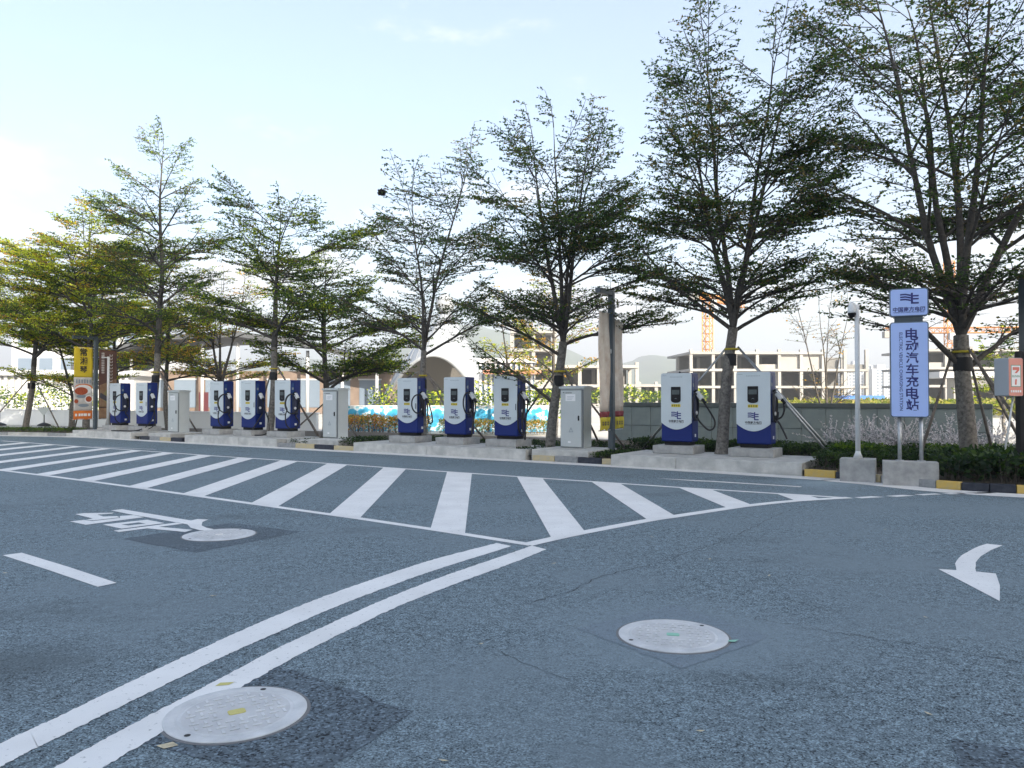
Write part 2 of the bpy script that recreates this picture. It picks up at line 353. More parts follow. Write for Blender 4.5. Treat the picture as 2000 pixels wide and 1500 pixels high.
class B:
    """collects shapes into one mesh"""
    def __init__(self): self.bm = bmesh.new()
    def box(self, x0, x1, y0, y1, z0, z1, bev=0.0, seg=2, mi=0, M=None, tp=None):
        vs = [Vector(p) for p in ((x0,y0,z0),(x1,y0,z0),(x1,y1,z0),(x0,y1,z0),(x0,y0,z1),(x1,y0,z1),(x1,y1,z1),(x0,y1,z1))]
        if tp:
            cx, cy = (x0+x1)/2, (y0+y1)/2
            for i in range(4, 8): vs[i].x = cx + (vs[i].x-cx)*tp; vs[i].y = cy + (vs[i].y-cy)*tp
        if M is not None: vs = [M @ v for v in vs]
        bv = [self.bm.verts.new(v) for v in vs]
        fs = [self.bm.faces.new([bv[i] for i in q]) for q in ((3,2,1,0),(4,5,6,7),(0,1,5,4),(1,2,6,5),(2,3,7,6),(3,0,4,7))]
        for f in fs: f.material_index = mi
        if bev > 0:
            es = list({e for f in fs for e in f.edges})
            r = bmesh.ops.bevel(self.bm, geom=es, offset=bev, segments=seg, profile=0.5, affect='EDGES', clamp_overlap=True)
            for f in r['faces']: f.material_index = mi
        return self
    def prism(self, pts, M, depth, mi=0, bev=0.0):
        """polygon pts (2d) in the local xy plane of M, extruded by depth along local -z ... +z"""
        a = [self.bm.verts.new(M @ Vector((p[0], p[1], 0))) for p in pts]
        f = [self.bm.faces.new(a)]
        if depth:
            c = [self.bm.verts.new(M @ Vector((p[0], p[1], depth))) for p in pts]
            n = len(pts)
            f.append(self.bm.faces.new(list(reversed(c))))
            for i in range(n): f.append(self.bm.faces.new([a[(i+1) % n], a[i], c[i], c[(i+1) % n]]))
            bmesh.ops.recalc_face_normals(self.bm, faces=f)
            if bev:
                es = [e for e in f[1].edges]
                bmesh.ops.bevel(self.bm, geom=es, offset=bev, segments=2, profile=0.5, affect='EDGES', clamp_overlap=True)
        for q in f:
            if q.is_valid: q.material_index = mi
        return self
    def sheet(self, pts, z=0.0, mi=0):
        f = self.bm.faces.new([self.bm.verts.new((p[0], p[1], z)) for p in pts])
        f.normal_update()
        if f.normal.z < 0: f.normal_flip()
        f.material_index = mi
        return self
    def strip(self, A, Bp, z=0.0):
        va = [self.bm.verts.new((p[0], p[1], z)) for p in A]; vb = [self.bm.verts.new((p[0], p[1], z)) for p in Bp]
        for i in range(len(A)-1):
            f = self.bm.faces.new([va[i], va[i+1], vb[i+1], vb[i]]); f.normal_update()
            if f.normal.z < 0: f.normal_flip()
        return self
    def tube(self, pts, rad, n=8, caps=True, mi=0):
        pts = [Vector(p) for p in pts]
        if not hasattr(rad, '__len__'): rad = [rad]*len(pts)
        rings = []; up = None
        for i, p in enumerate(pts):
            t = (pts[min(i+1, len(pts)-1)] - pts[max(i-1, 0)])
            t = t.normalized() if t.length > 1e-9 else Vector((0, 0, 1))
            if up is None:
                up = t.cross(Vector((0.31, 0.2, 0.93)) if abs(t.z) < 0.9 else Vector((1, 0.1, 0))).normalized()
            else:
                up = (up - t*up.dot(t)).normalized()
            w = t.cross(up)
            rings.append([self.bm.verts.new(p + (up*math.cos(2*PI*k/n) + w*math.sin(2*PI*k/n))*rad[i]) for k in range(n)])
        for i in range(len(rings)-1):
            for k in range(n):
                f = self.bm.faces.new([rings[i][k], rings[i][(k+1) % n], rings[i+1][(k+1) % n], rings[i+1][k]]); f.smooth = True; f.material_index = mi
        if caps and n > 2:
            f = self.bm.faces.new(list(reversed(rings[0]))); f.material_index = mi
            f = self.bm.faces.new(rings[-1]); f.material_index = mi
        return self
    def disc(self, c, r, n=32, z=0.0):
        self.sheet([(c[0]+r*math.cos(2*PI*k/n), c[1]+r*math.sin(2*PI*k/n)) for k in range(n)], z)
        return self
    def lathe(self, prof, c=(0, 0, 0), n=20, mi=0):
        rings = []
        for r, z in prof:
            rings.append([self.bm.verts.new((c[0]+r*math.cos(2*PI*k/n), c[1]+r*math.sin(2*PI*k/n), c[2]+z)) for k in range(n)])
        for i in range(len(rings)-1):
            for k in range(n):
                f = self.bm.faces.new([rings[i][k], rings[i][(k+1) % n], rings[i+1][(k+1) % n], rings[i+1][k]]); f.smooth = True; f.material_index = mi
        self.bm.faces.new(list(reversed(rings[0]))).material_index = mi
        self.bm.faces.new(rings[-1]).material_index = mi
        return self
    def glyphs(self, td, M, mi=0):
        vs, fs = td
        bv = [self.bm.verts.new(M @ Vector((x, y, 0))) for x, y in vs]
        for f in fs:
            try: q = self.bm.faces.new([bv[i] for i in f]); q.material_index = mi
            except ValueError: pass
        return self
    def mesh(self, name, mats):
        me = bpy.data.meshes.new(name)
        self.bm.to_mesh(me); self.bm.free()
        for m in (mats if isinstance(mats, (list, tuple)) else [mats]): me.materials.append(m)
        return me
    def obj(self, name, mats, parent=None, loc=None):
        return link(name, self.mesh(name, mats), parent, loc)

def link(name, me, parent=None, loc=None, rz=0.0):
    o = bpy.data.objects.new(name, me)
    COL.objects.link(o)
    if parent: o.parent = parent
    if loc is not None: o.location = loc
    if rz: o.rotation_euler = (0, 0, rz)
    return o

def copy_tree(o, parent=None):
    c = o.copy(); COL.objects.link(c)
    if parent: c.parent = parent
    for ch in [x for x in o.children]: copy_tree(ch, c)
    return c

_tc = {}
def text(body, size=1.0, bold=0.0, aligned='CENTER'):
    """outline of a word as flat polygons, centred on the origin"""
    key = (body, bold)
    if key not in _tc:
        cu = bpy.data.curves.new('lettering', 'FONT')
        cu.body = body; cu.size = 1.0; cu.resolution_u = 2; cu.offset = bold
        cu.align_x = 'CENTER'
        o = bpy.data.objects.new('lettering', cu); COL.objects.link(o)
        bpy.context.view_layer.update()
        ev = o.evaluated_get(bpy.context.evaluated_depsgraph_get())
        me = bpy.data.meshes.new_from_object(ev)
        vs = [(v.co.x, v.co.y) for v in me.vertices]; fs = [tuple(p.vertices) for p in me.polygons]
        xs = [v[0] for v in vs] or [0]; ys = [v[1] for v in vs] or [0]
        cx, cy = (min(xs)+max(xs))/2, (min(ys)+max(ys))/2
        _tc[key] = ([(x-cx, y-cy) for x, y in vs], fs, max(xs)-min(xs), max(ys)-min(ys))
        bpy.data.objects.remove(o); bpy.data.curves.remove(cu); bpy.data.meshes.remove(me)
    vs, fs, w, h = _tc[key]
    return ([(x*size, y*size) for x, y in vs], fs)
def text_w(body, bold=0.0):
    text(body, 1.0, bold); return _tc[(body, bold)][2]

# a matrix whose local x is +x, local y is +z and local z points to -y (a front facing plane)
def front(x, y, z, rot=0.0, s=1.0):
    return Matrix.Translation((x, y, z)) @ Matrix.Rotation(PI/2, 4, 'X') @ Matrix.Rotation(rot, 4, 'Z') @ Matrix.Scale(s, 4)
def side(x, y, z, rot=0.0):          # plane facing +x, local x runs along +y
    return Matrix.Translation((x, y, z)) @ Matrix.Rotation(PI/2, 4, 'Z') @ Matrix.Rotation(PI/2, 4, 'X') @ Matrix.Rotation(rot, 4, 'Z')

def smooth_path(P, k=6):
    P = [Vector(p) for p in P]; out = []
    for i in range(len(P)-1):
        p0, p1, p2, p3 = P[max(i-1, 0)], P[i], P[i+1], P[min(i+2, len(P)-1)]
        for j in range(k):
            t = j/k
            out.append(0.5*((2*p1) + (p2-p0)*t + (2*p0-5*p1+4*p2-p3)*t*t + (3*p1-p0-3*p2+p3)*t**3))
    out.append(P[-1])
    return out

def struct(name, b, m):
    o = b.obj(name, m); o['kind'] = 'structure'; return o

# ------------------------------------------------------------------ the ground
KERB = [R(-46, -0.2), R(-36, -0.75), R(-28, -1.0), R(-20, -0.97), R(-13.5, -0.95), R(-5, -0.95), R(2.6, -1.0), R(7.9, -1.3), Vector((6.55, 14.85, 0)), Vector((6.95, 14.35, 0)), Vector((7.42, 13.55, 0)),
        Vector((7.98, 13.02, 0)), Vector((8.6, 12.66, 0)), Vector((9.5, 12.25, 0)), Vector((12, 11.6, 0)), Vector((16, 11.2, 0)), Vector((30, 11.0, 0))]
KERB[0] = Vector((-47, 37.6, 0)); KERB[1] = Vector((-34, 34.9, 0)); KERB[2] = Vector((-25, 33.0, 0)); KERB[3] = R(-20.3, -1.0)
b = B(); b.sheet([(-4000, -400), (4000, -400), (4000, 4200), (-4000, 4200)], -0.03)
struct('ground', b, GROUND)
b = B()
road_pts = [(p.x, p.y) for p in KERB] + [(60, 11), (60, -14), (-60, -14), (-60, 40)]
b.sheet(road_pts, 0.0)
struct('road', b, ASPHALT)
# raised planting bed behind the kerb
b = B()
front_e = [(p.x, p.y) for p in KERB]
def off_poly(P, d):
    out = []
    for i, p in enumerate(P):
        t = (P[min(i+1, len(P)-1)] - P[max(i-1, 0)]).normalized()
        out.append((p.x - t.y*d, p.y + t.x*d))
    return out
inner = off_poly(KERB, 0.13)
bed = inner[1:-2] + [(19.5, 18.5), (13.6, 20.6), (3.2, 27.2), R(-9, 7.0)[:2], R(-22, 5.0)[:2], (-34, 38.0)]
b.sheet(bed, 0.11)
struct('planting_bed', b, SOIL)

def paint(name, b, m=None, z=None):
    o = b.obj(name, m or PAINT); o['kind'] = 'structure'; return o
ZP = 0.004
hatch = thing('hatched_island_marking', None, None); hatch['kind'] = 'structure'
top = [(-18.716, 28.2), (-17.259, 27.2), (-14.469, 25.25), (-11.24, 23.11), (-8.182, 21.0), (-5.364, 19.2), (-3.891, 18.2), (-2.355, 17.15), (0.114, 15.50), (2.974, 13.63), (5.337, 12.214)]
bot = [(-13.2, 18.25), (-11.206, 16.84), (-9.544, 15.70), (-8.084, 14.66), (-6.536, 13.53), (-5.099, 12.45), (-4.275, 11.83), (-2.039, 10.157), (-0.982, 9.32), (-0.567, 8.98), (0.205, 8.335)]
cur = [(0.204, 8.30), (0.459, 8.60), (0.851, 9.02), (1.778, 9.92), (2.184, 10.25), (3.119, 11.0), (3.521, 11.30), (4.387, 11.82), (5.40, 12.20)]
def band(P, w0, w1):
    P = [Vector((p[0], p[1], 0)) for p in P]
    return off_poly(P, w0), off_poly(P, w1)
b = B(); b.strip(*band(top, -0.06, 0.07), ZP); b.obj('edge_line', PAINT, hatch)
b = B(); b.strip(*band(bot, -0.05, 0.08), ZP); b.obj('edge_line', PAINT, hatch)
b = B(); b.strip(*band(smooth_path([(p[0], p[1], 0) for p in cur], 3), -0.02, 0.15), ZP + 0.001); b.obj('edge_line', PAINT, hatch)
stripes = [[(-11.46, 23.2), (-11.0, 22.95), (-10.92, 16.75), (-11.36, 16.98)], [(-10.1, 22.3), (-9.62, 21.98), (-9.45, 15.71), (-9.9, 15.99)],
           [(-8.66, 21.3), (-8.17, 20.95), (-7.96, 14.63), (-8.43, 14.94)], [(-7.23, 20.35), (-6.73, 20.02), (-6.41, 13.49), (-6.89, 13.82)],
           [(-5.85, 19.5), (-5.33, 19.16), (-4.97, 12.41), (-5.46, 12.76)], [(-4.45, 18.56), (-3.89, 18.18), (-3.42, 11.24), (-3.94, 11.63)],
           [(-2.92, 17.5), (-2.36, 17.13), (-2.01, 10.18), (-2.5, 10.55)], [(-1.39, 16.48), (-0.84, 16.11), (-0.55, 9.02), (-0.99, 9.37)],
           [(0.1, 15.49), (0.6, 15.15), (0.87, 9.10), (0.45, 8.66)], [(1.50, 14.57), (2.0, 14.25), (2.20, 10.31), (1.77, 9.97)],
           [(2.94, 13.63), (3.45, 13.31), (3.56, 11.38), (3.11, 11.05)], [(4.38, 12.76), (4.82, 12.48), (4.86, 12.0), (4.38, 11.86)],
           [(-12.86, 24.15), (-12.42, 23.86), (-12.4, 17.75), (-12.84, 18.05)], [(-14.3, 25.1), (-13.85, 24.8), (-13.9, 18.8), (-14.35, 19.1)],
           [(-15.8, 26.1), (-15.3, 25.8), (-15.4, 19.9), (-15.9, 20.2)], [(-17.3, 27.2), (-16.8, 26.8), (-16.9, 20.9), (-17.4, 21.2)]]
for q in stripes:
    b = B(); b.sheet(q, ZP + 0.002); b.obj('stripe', PAINT, hatch)
upT = [(-2.385, 3.30), (-2.362, 3.572), (-2.272, 3.86), (-2.127, 4.40), (-1.936, 5.03), (-1.745, 5.598), (-1.499, 6.206), (-1.175, 6.859), (-0.767, 7.601), (-0.169, 8.445)]
upB = [(-2.236, 3.10), (-2.20, 3.40), (-2.117, 3.68), (-1.972, 4.16), (-1.787, 4.74), (-1.607, 5.21), (-1.370, 5.82), (-1.06, 6.47), (-0.68, 7.18), (-0.005, 8.27)]
loT = [(-2.023, 3.05), (-1.976, 3.343), (-1.83, 3.856), (-1.702, 4.249), (-1.513, 4.856), (-1.304, 5.4), (-1.034, 6.042), (-0.682, 6.757), (-0.23, 7.538), (0.214, 8.292)]
loB = [(-1.82, 3.05), (-1.762, 3.343), (-1.645, 3.77), (-1.52, 4.18), (-1.341, 4.731), (-1.117, 5.31), (-0.852, 5.93), (-0.475, 6.62), (0.0, 7.42), (0.36, 8.1)]
def raggy(A, k=26, amp=0.006, seed=1):
    rr = random.Random(seed); P = smooth_path([(p[0], p[1], 0) for p in A], k)
    return [(p.x + rr.uniform(-amp, amp), p.y + rr.uniform(-amp, amp)) for p in P]
b = B(); b.strip(raggy(upT, seed=3), raggy(upB, seed=4), ZP); paint('lane_line', b)
b = B(); b.strip(raggy(loT, seed=5), raggy(loB, seed=6), ZP); paint('lane_line', b)
b = B(); b.sheet([(-5.153, 7.797), (-5.037, 7.92), (-4.2, 7.28), (-3.403, 6.64), (-3.49, 6.50), (-4.3, 7.14)], ZP); paint('lane_dash', b)
arrow = [(3.966, 7.172), (4.106, 7.125), (4.175, 7.25), (4.252, 7.40), (4.335, 7.52), (4.428, 7.645), (4.56, 7.81), (4.708, 7.964), (4.86, 8.125), (5.016, 8.275), (5.179, 8.406), (5.29, 8.31), (5.099, 8.141), (4.98, 8.03), (4.865, 7.907), (4.71, 7.745), (4.58, 7.58), (4.48, 7.45), (4.402, 7.317), (4.32, 7.19), (4.254, 7.068), (4.385, 6.989), (4.143, 6.55), (3.823, 6.048)]
b = B(); b.sheet(arrow, ZP); paint('turn_arrow_marking', b)
b = B()
for i, p in enumerate([[(-5.658, 10.867), (-5.574, 10.999), (-4.164, 9.987), (-4.125, 10.106), (-3.969, 10.066), (-3.966, 9.871), (-3.873, 9.61), (-3.741, 9.431), (-3.612, 9.327), (-3.642, 9.239), (-3.755, 9.26), (-3.932, 9.431), (-4.08, 9.683), (-4.821, 10.228), (-5.227, 10.525)],
          [(-5.971, 10.525), (-5.901, 10.613), (-5.508, 10.657), (-5.489, 10.569), (-5.642, 10.482), (-5.472, 10.311), (-5.311, 10.353), (-5.217, 10.245), (-5.426, 9.987), (-5.549, 10.027), (-5.525, 10.147)],
          [(-5.69, 9.909), (-5.574, 10.027), (-5.408, 9.93), (-5.19, 10.20), (-5.272, 10.353), (-5.131, 10.438), (-4.897, 10.253), (-5.146, 9.909), (-5.337, 9.646)],
          [(-4.772, 9.226), (-4.276, 9.81), (-4.157, 9.72), (-4.414, 9.417), (-4.657, 9.127)], [(-4.441, 9.376), (-4.412, 9.516), (-3.845, 9.28), (-3.874, 9.127)]]):
    b.sheet(p, ZP + i*0.0003)
p4 = [(-5.132, 9.661), (-4.762, 10.05), (-4.411, 9.78), (-4.742, 9.362)]; p4h = [(-4.90, 9.661), (-4.766, 9.83), (-4.638, 9.75), (-4.772, 9.588)]
for i in range(4):
    b.sheet([p4[i], p4[(i+1) % 4], p4h[(i+1) % 4], p4h[i]], ZP)
paint('road_word_marking', b)
b = B()
for q in [[(5.46, 12.29), (5.81, 12.44), (5.968, 12.327), (5.539, 12.177)], [(6.042, 12.46), (6.388, 12.607), (6.551, 12.501), (6.178, 12.352)], [(6.617, 12.67), (7.029, 12.795), (7.09, 12.68), (6.701, 12.551)], [(7.135, 12.79), (7.47, 12.88), (7.56, 12.77), (7.228, 12.667)], [(7.609, 12.88), (8.036, 12.96), (8.104, 12.85), (7.747, 12.757)]]:
    b.sheet(q, ZP)
paint('lane_dash', b)
b = B(); b.sheet([(2.85, 15.18), (3.83, 14.70), (5.2, 13.79), (5.12, 13.69), (3.75, 14.56), (3.5, 14.66)], ZP); paint('bay_line', b, PAINT_OLD)
b = B(); b.sheet([(-13.6, 24.95), (-11.0, 23.66), (-10.85, 23.5), (-13.4, 24.75)], ZP); paint('bay_line', b, PAINT_OLD)
KL = [Vector(p) for p in smooth_path([tuple(p) for p in KERB], 5)]
b = B(); b.strip(off_poly(KL, -0.56), off_poly(KL, -0.02), ZP); paint('kerb_line', b, paint_mat('gutter_line', (0.84, 0.84, 0.82), (0.3, 0.31, 0.32), 0.06))

# square repairs round the covers and cracks
def soft_patch(P, seed):
    P = [Vector((p[0], p[1], 0)) for p in P]; rr = random.Random(seed); out = []
    for i in range(len(P)):
        for k in range(12):
            q = P[i].lerp(P[(i+1) % len(P)], k/12); out.append((q.x + rr.uniform(-.012, .012), q.y + rr.uniform(-.012, .012)))
    return out
b = B(); b.sheet(soft_patch([(-1.40, 4.62), (-0.50, 3.93), (-0.85, 3.2), (-1.80, 3.62)], 2), 0.002); o = struct('asphalt_patch', b, ASPHALT_DARK)
b = B(); b.sheet(soft_patch([(-4.40, 8.70), (-3.58, 9.80), (-2.50, 9.15), (-3.25, 7.93)], 3), 0.002); struct('asphalt_patch', b, ASPHALT_DARK)
b = B(); b.sheet(soft_patch([(0.45, 5.35), (1.25, 5.95), (1.72, 5.15), (1.0, 4.55)], 4), 0.002); struct('asphalt_patch', b, asphalt_mat('asphalt_patch_grey', (0.008, 0.017, 0.027), (0.21, 0.28, 0.335), (0.16, 0.205, 0.24), 130.0))
b = B(); b.sheet(soft_patch([(2.05, 3.62), (3.2, 3.2), (3.2, 2.3), (1.78, 3.0)], 6), 0.002); struct('asphalt_patch', b, ASPHALT_DARK)
def crack(P, w, seed):
    rr = random.Random(seed); Q = smooth_path([(p[0], p[1], 0) for p in P], 9)
    Q = [Vector((p.x + rr.uniform(-.03, .03), p.y + rr.uniform(-.03, .03), 0)) for p in Q]
    ws = [w*rr.uniform(0.25, 1.0) for _ in Q]
    L = off_poly(Q, 1); out = []
    A, C = [], []
    for p, l, ww in zip(Q, L, ws):
        d = Vector((l[0]-p.x, l[1]-p.y, 0)); A.append((p.x+d.x*ww, p.y+d.y*ww)); C.append((p.x-d.x*ww, p.y-d.y*ww))
    bb = B(); bb.strip(A, C, 0.0025); return struct('road_crack', bb, CRACK)
crack([(0.16, 6.039), (0.302, 6.187), (0.473, 6.359), (0.796, 6.879), (1.349, 7.383), (1.572, 7.664), (1.837, 7.967), (2.287, 8.505), (2.969, 9.465), (3.612, 10.448), (4.137, 11.142)], 0.0045, 1)
crack([(1.748, 5.585), (2.025, 5.377), (2.282, 5.184), (2.534, 5.029), (2.771, 4.884), (2.933, 4.768), (3.087, 4.659)], 0.0035, 2)
crack([(2.081, 6.202), (2.254, 5.982), (2.452, 5.777)], 0.003, 3)
crack([(-1.05, 5.5), (-0.6, 5.15), (-0.15, 4.9), (0.3, 4.4)], 0.0022, 4)

# kerb stones: each laid on its own
kb = thing('kerb', None, None); kb['kind'] = 'structure'
def along(P):
    d = [0.0]
    for i in range(len(P)-1): d.append(d[-1] + (P[i+1]-P[i]).length)
    return d
KD = along(KL)
def at_len(s):
    for i in range(len(KL)-1):
        if KD[i+1] >= s: return KL[i].lerp(KL[i+1], (s-KD[i])/max(1e-9, KD[i+1]-KD[i]))
    return KL[-1]
def near_len(p):
    return min(((KL[i]-p).length, KD[i]) for i in range(len(KL)))[1]
rk = random.Random(9)
def stone(s0, s1, m, h=0.14):
    p, q = at_len(s0+0.006), at_len(s1-0.006)
    d = (q-p); a = math.atan2(d.y, d.x); L = d.length
    bb = B(); bb.box(0, L, 0.0, 0.13, -0.02, h + rk.uniform(-.006, .006), bev=0.012)
    o = bb.obj('kerb_stone', m, kb, (p.x, p.y, 0)); o.rotation_euler = (0, 0, a + rk.uniform(-.006, .006))
s_ = near_len(R(-36, -0.7)); i_ = 0
s_mid = near_len(R(-20.3, -1.0))
while s_ < s_mid - 0.3:
    stone(s_, s_+1.0, KERB_G if rk.random() < .5 else CONCRETE); s_ += 1.0
def row_stones(u0, u1, mats):
    a, c = near_len(R(u0, -1.0)), near_len(R(u1, -1.0))
    a = near_len(at_len(a)); n = len(mats)
    for k in range(n): stone(a + (c-a)*k/n, a + (c-a)*(k+1)/n, mats[k])
row_stones(-16.7, -13.4, [KERB_K, KERB_G, KERB_YP, KERB_K])
row_stones(-8.2, -5.05, [KERB_G, KERB_YP, KERB_K, KERB_YP])
row_stones(1.0, 3.5, [KERB_YP, KERB_G, KERB_K, KERB_YP])
s_ = near_len(R(7.75, -1.3))
for m_, L_ in ((KERB_Y, 0.62), (KERB_K, 0.38), (KERB_YP, 0.55), (KERB_G, 0.5), (KERB_G, 0.55), (KERB_Y, 0.40), (KERB_K, 0.42), (KERB_K, 0.38), (KERB_Y, 0.40), (KERB_Y, 0.36), (KERB_K, 0.5), (KERB_Y, 0.5), (KERB_K, 0.5), (KERB_Y, .5)):
    stone(s_, s_+L_, m_); s_ += L_

# ------------------------------------------------------------------ unseen building added behind the camera, wing and tower shaped to shade the road
def block(name, label, u0, u1, v0, v1, h, fl):
    t = thing(name, label, 'building', R(u0, v0), ROW_ROT)
    w, d = u1-u0, v1-v0
    bb = B(); bb.box(0, w, 0, d, -0.02, h); bb.obj('wall', SHADE_BLOCK, t)
    bb = B(); bb.box(-0.2, w+0.2, -0.2, d+0.2, h+0.002, h+0.6); bb.obj('parapet', SHADE_BLOCK, t)
    bb = B(); n = int(h/fl)
    for k in range(n):
        x = 1.2
        while x < w-2.5:
            bb.box(x, x+2.2, d-0.05, d+0.04, k*fl+1.0, k*fl+2.7); x += 3.4
    o = bb.obj('window', FARWIN, t); o['kind'] = 'stuff'
    return t
block('shade_wing', 'unseen pale wing added behind the camera to shade the road, the lower of the two blocks', 14, 28, -32, -20, 22.3, 3.7)
block('shade_tower', 'tall unseen pale block added behind the camera on the right to shade road and trees', 28.01, 77, -32, -20, 35, 3.9)

# ------------------------------------------------------------------ stone wall behind the bed
wl_t = thing('stone_wall', 'low grey stone panel wall behind the hedge on the right', 'wall', (3.55, 26.95, 0.0), ROW_ROT)
WLEN = 11.25; npan = 16; pw = WLEN/npan
bb = B(); bb.box(0.01, WLEN-0.01, 0.03, 0.26, -0.03, 1.28); bb.obj('core', COPING, wl_t)
bb = B(); bb.box(-0.04, WLEN+0.04, -0.04, 0.30, 1.283, 1.42, bev=0.012); bb.obj('coping', COPING, wl_t)
bb = B(); bb.box(0, pw-0.014, 0, 0.045, 0, 0.63, bev=0.006, seg=1); pan_me = bb.mesh('panel', WALLSTONE)
rp = random.Random(4)
for k in range(npan):
    for j in range(2):
        o = link('stone_panel', pan_me, wl_t, (k*pw+0.007 if j else k*pw + 0.007, -0.015 + rp.uniform(-.004, .004), 0.003 + j*0.642))
bb = B(); bb.box(WLEN-0.005, WLEN+0.03, -0.012, 0.27, 0.0, 1.278); bb.obj('end_panel', WALLSTONE, wl_t)

# ------------------------------------------------------------------ concrete plinths
def plinth(label, u0, u1, v0, v1, h, cuts, group='concrete plinths of the charging row'):
    t = thing('concrete_plinth', label, 'plinth', R(u0, v0), ROW_ROT, group)
    xs = [0.0] + [c-u0 for c in cuts] + [u1-u0]
    for i in range(len(xs)-1):
        bb = B(); bb.box(xs[i]+0.004, xs[i+1]-0.004, 0, v1-v0, -0.02, h + 0.003*(i % 2), bev=0.014)
        bb.obj('cast_block', CONCRETE, t)
    return t
PH = 0.257
plinth('long concrete plinth under the two nearest chargers', 3.55, 7.85, -1.22, 0.85, PH, [5.15])
plinth('long concrete plinth under the three middle chargers', -5.0, 1.05, -0.98, 0.85, PH, [-2.2])
plinth('concrete plinth under the three chargers left of the narrow trunk', -13.3, -8.4, -0.98, 0.85, PH, [-11.9, -10.3])
plinth('sunlit concrete plinth under the two farthest chargers', -20.9, -16.7, -0.98, 0.9, PH, [-19.3])
plinth('low concrete block between plinths with a dark gap at its foot', -8.38, -7.3, -0.6, 0.7, PH-0.03, [])
plinth('concrete block under the grey cabinet beside the banner pole', 1.15, 2.78, -0.86, 0.75, 0.28, [])
plinth('concrete block under the grey cabinet left of the blue hoarding', -7.28, -5.9, -0.7, 0.75, 0.285, [])
plinth('concrete block under the farthest grey cabinet', -15.9, -14.5, -0.75, 0.75, 0.26, [])

# ------------------------------------------------------------------ chargers
CW, CD, CH = 0.77, 0.46, 1.73
LOGO = [[(0.0, 0.93), (0.28, 0.95), (0.575, 0.85), (0.575, 0.70), (0.28, 0.81), (0.0, 0.79)],
        [(0.0, 0.70), (0.28, 0.72), (0.575, 0.62), (0.575, 0.47), (0.28, 0.58), (0.0, 0.56)],
        [(0.0, 0.47), (0.28, 0.49), (0.575, 0.39), (0.575, 0.25), (0.28, 0.35), (0.0, 0.33)],
        [(0.58, 1.0), (0.69, 1.0), (0.69, 0.15), (1.0, 0.15), (1.0, 0.0), (0.58, 0.0)],
        [(0.695, 0.79), (1.0, 0.79), (1.0, 0.65), (0.695, 0.65)], [(0.695, 0.52), (1.0, 0.52), (1.0, 0.38), (0.695, 0.38)]]
def logo(b_, M, w, h, mi=0):
    for p in LOGO: b_.prism([((x-0.5)*w, (y-0.5)*h) for x, y in p], M, 0, mi)
    return b_

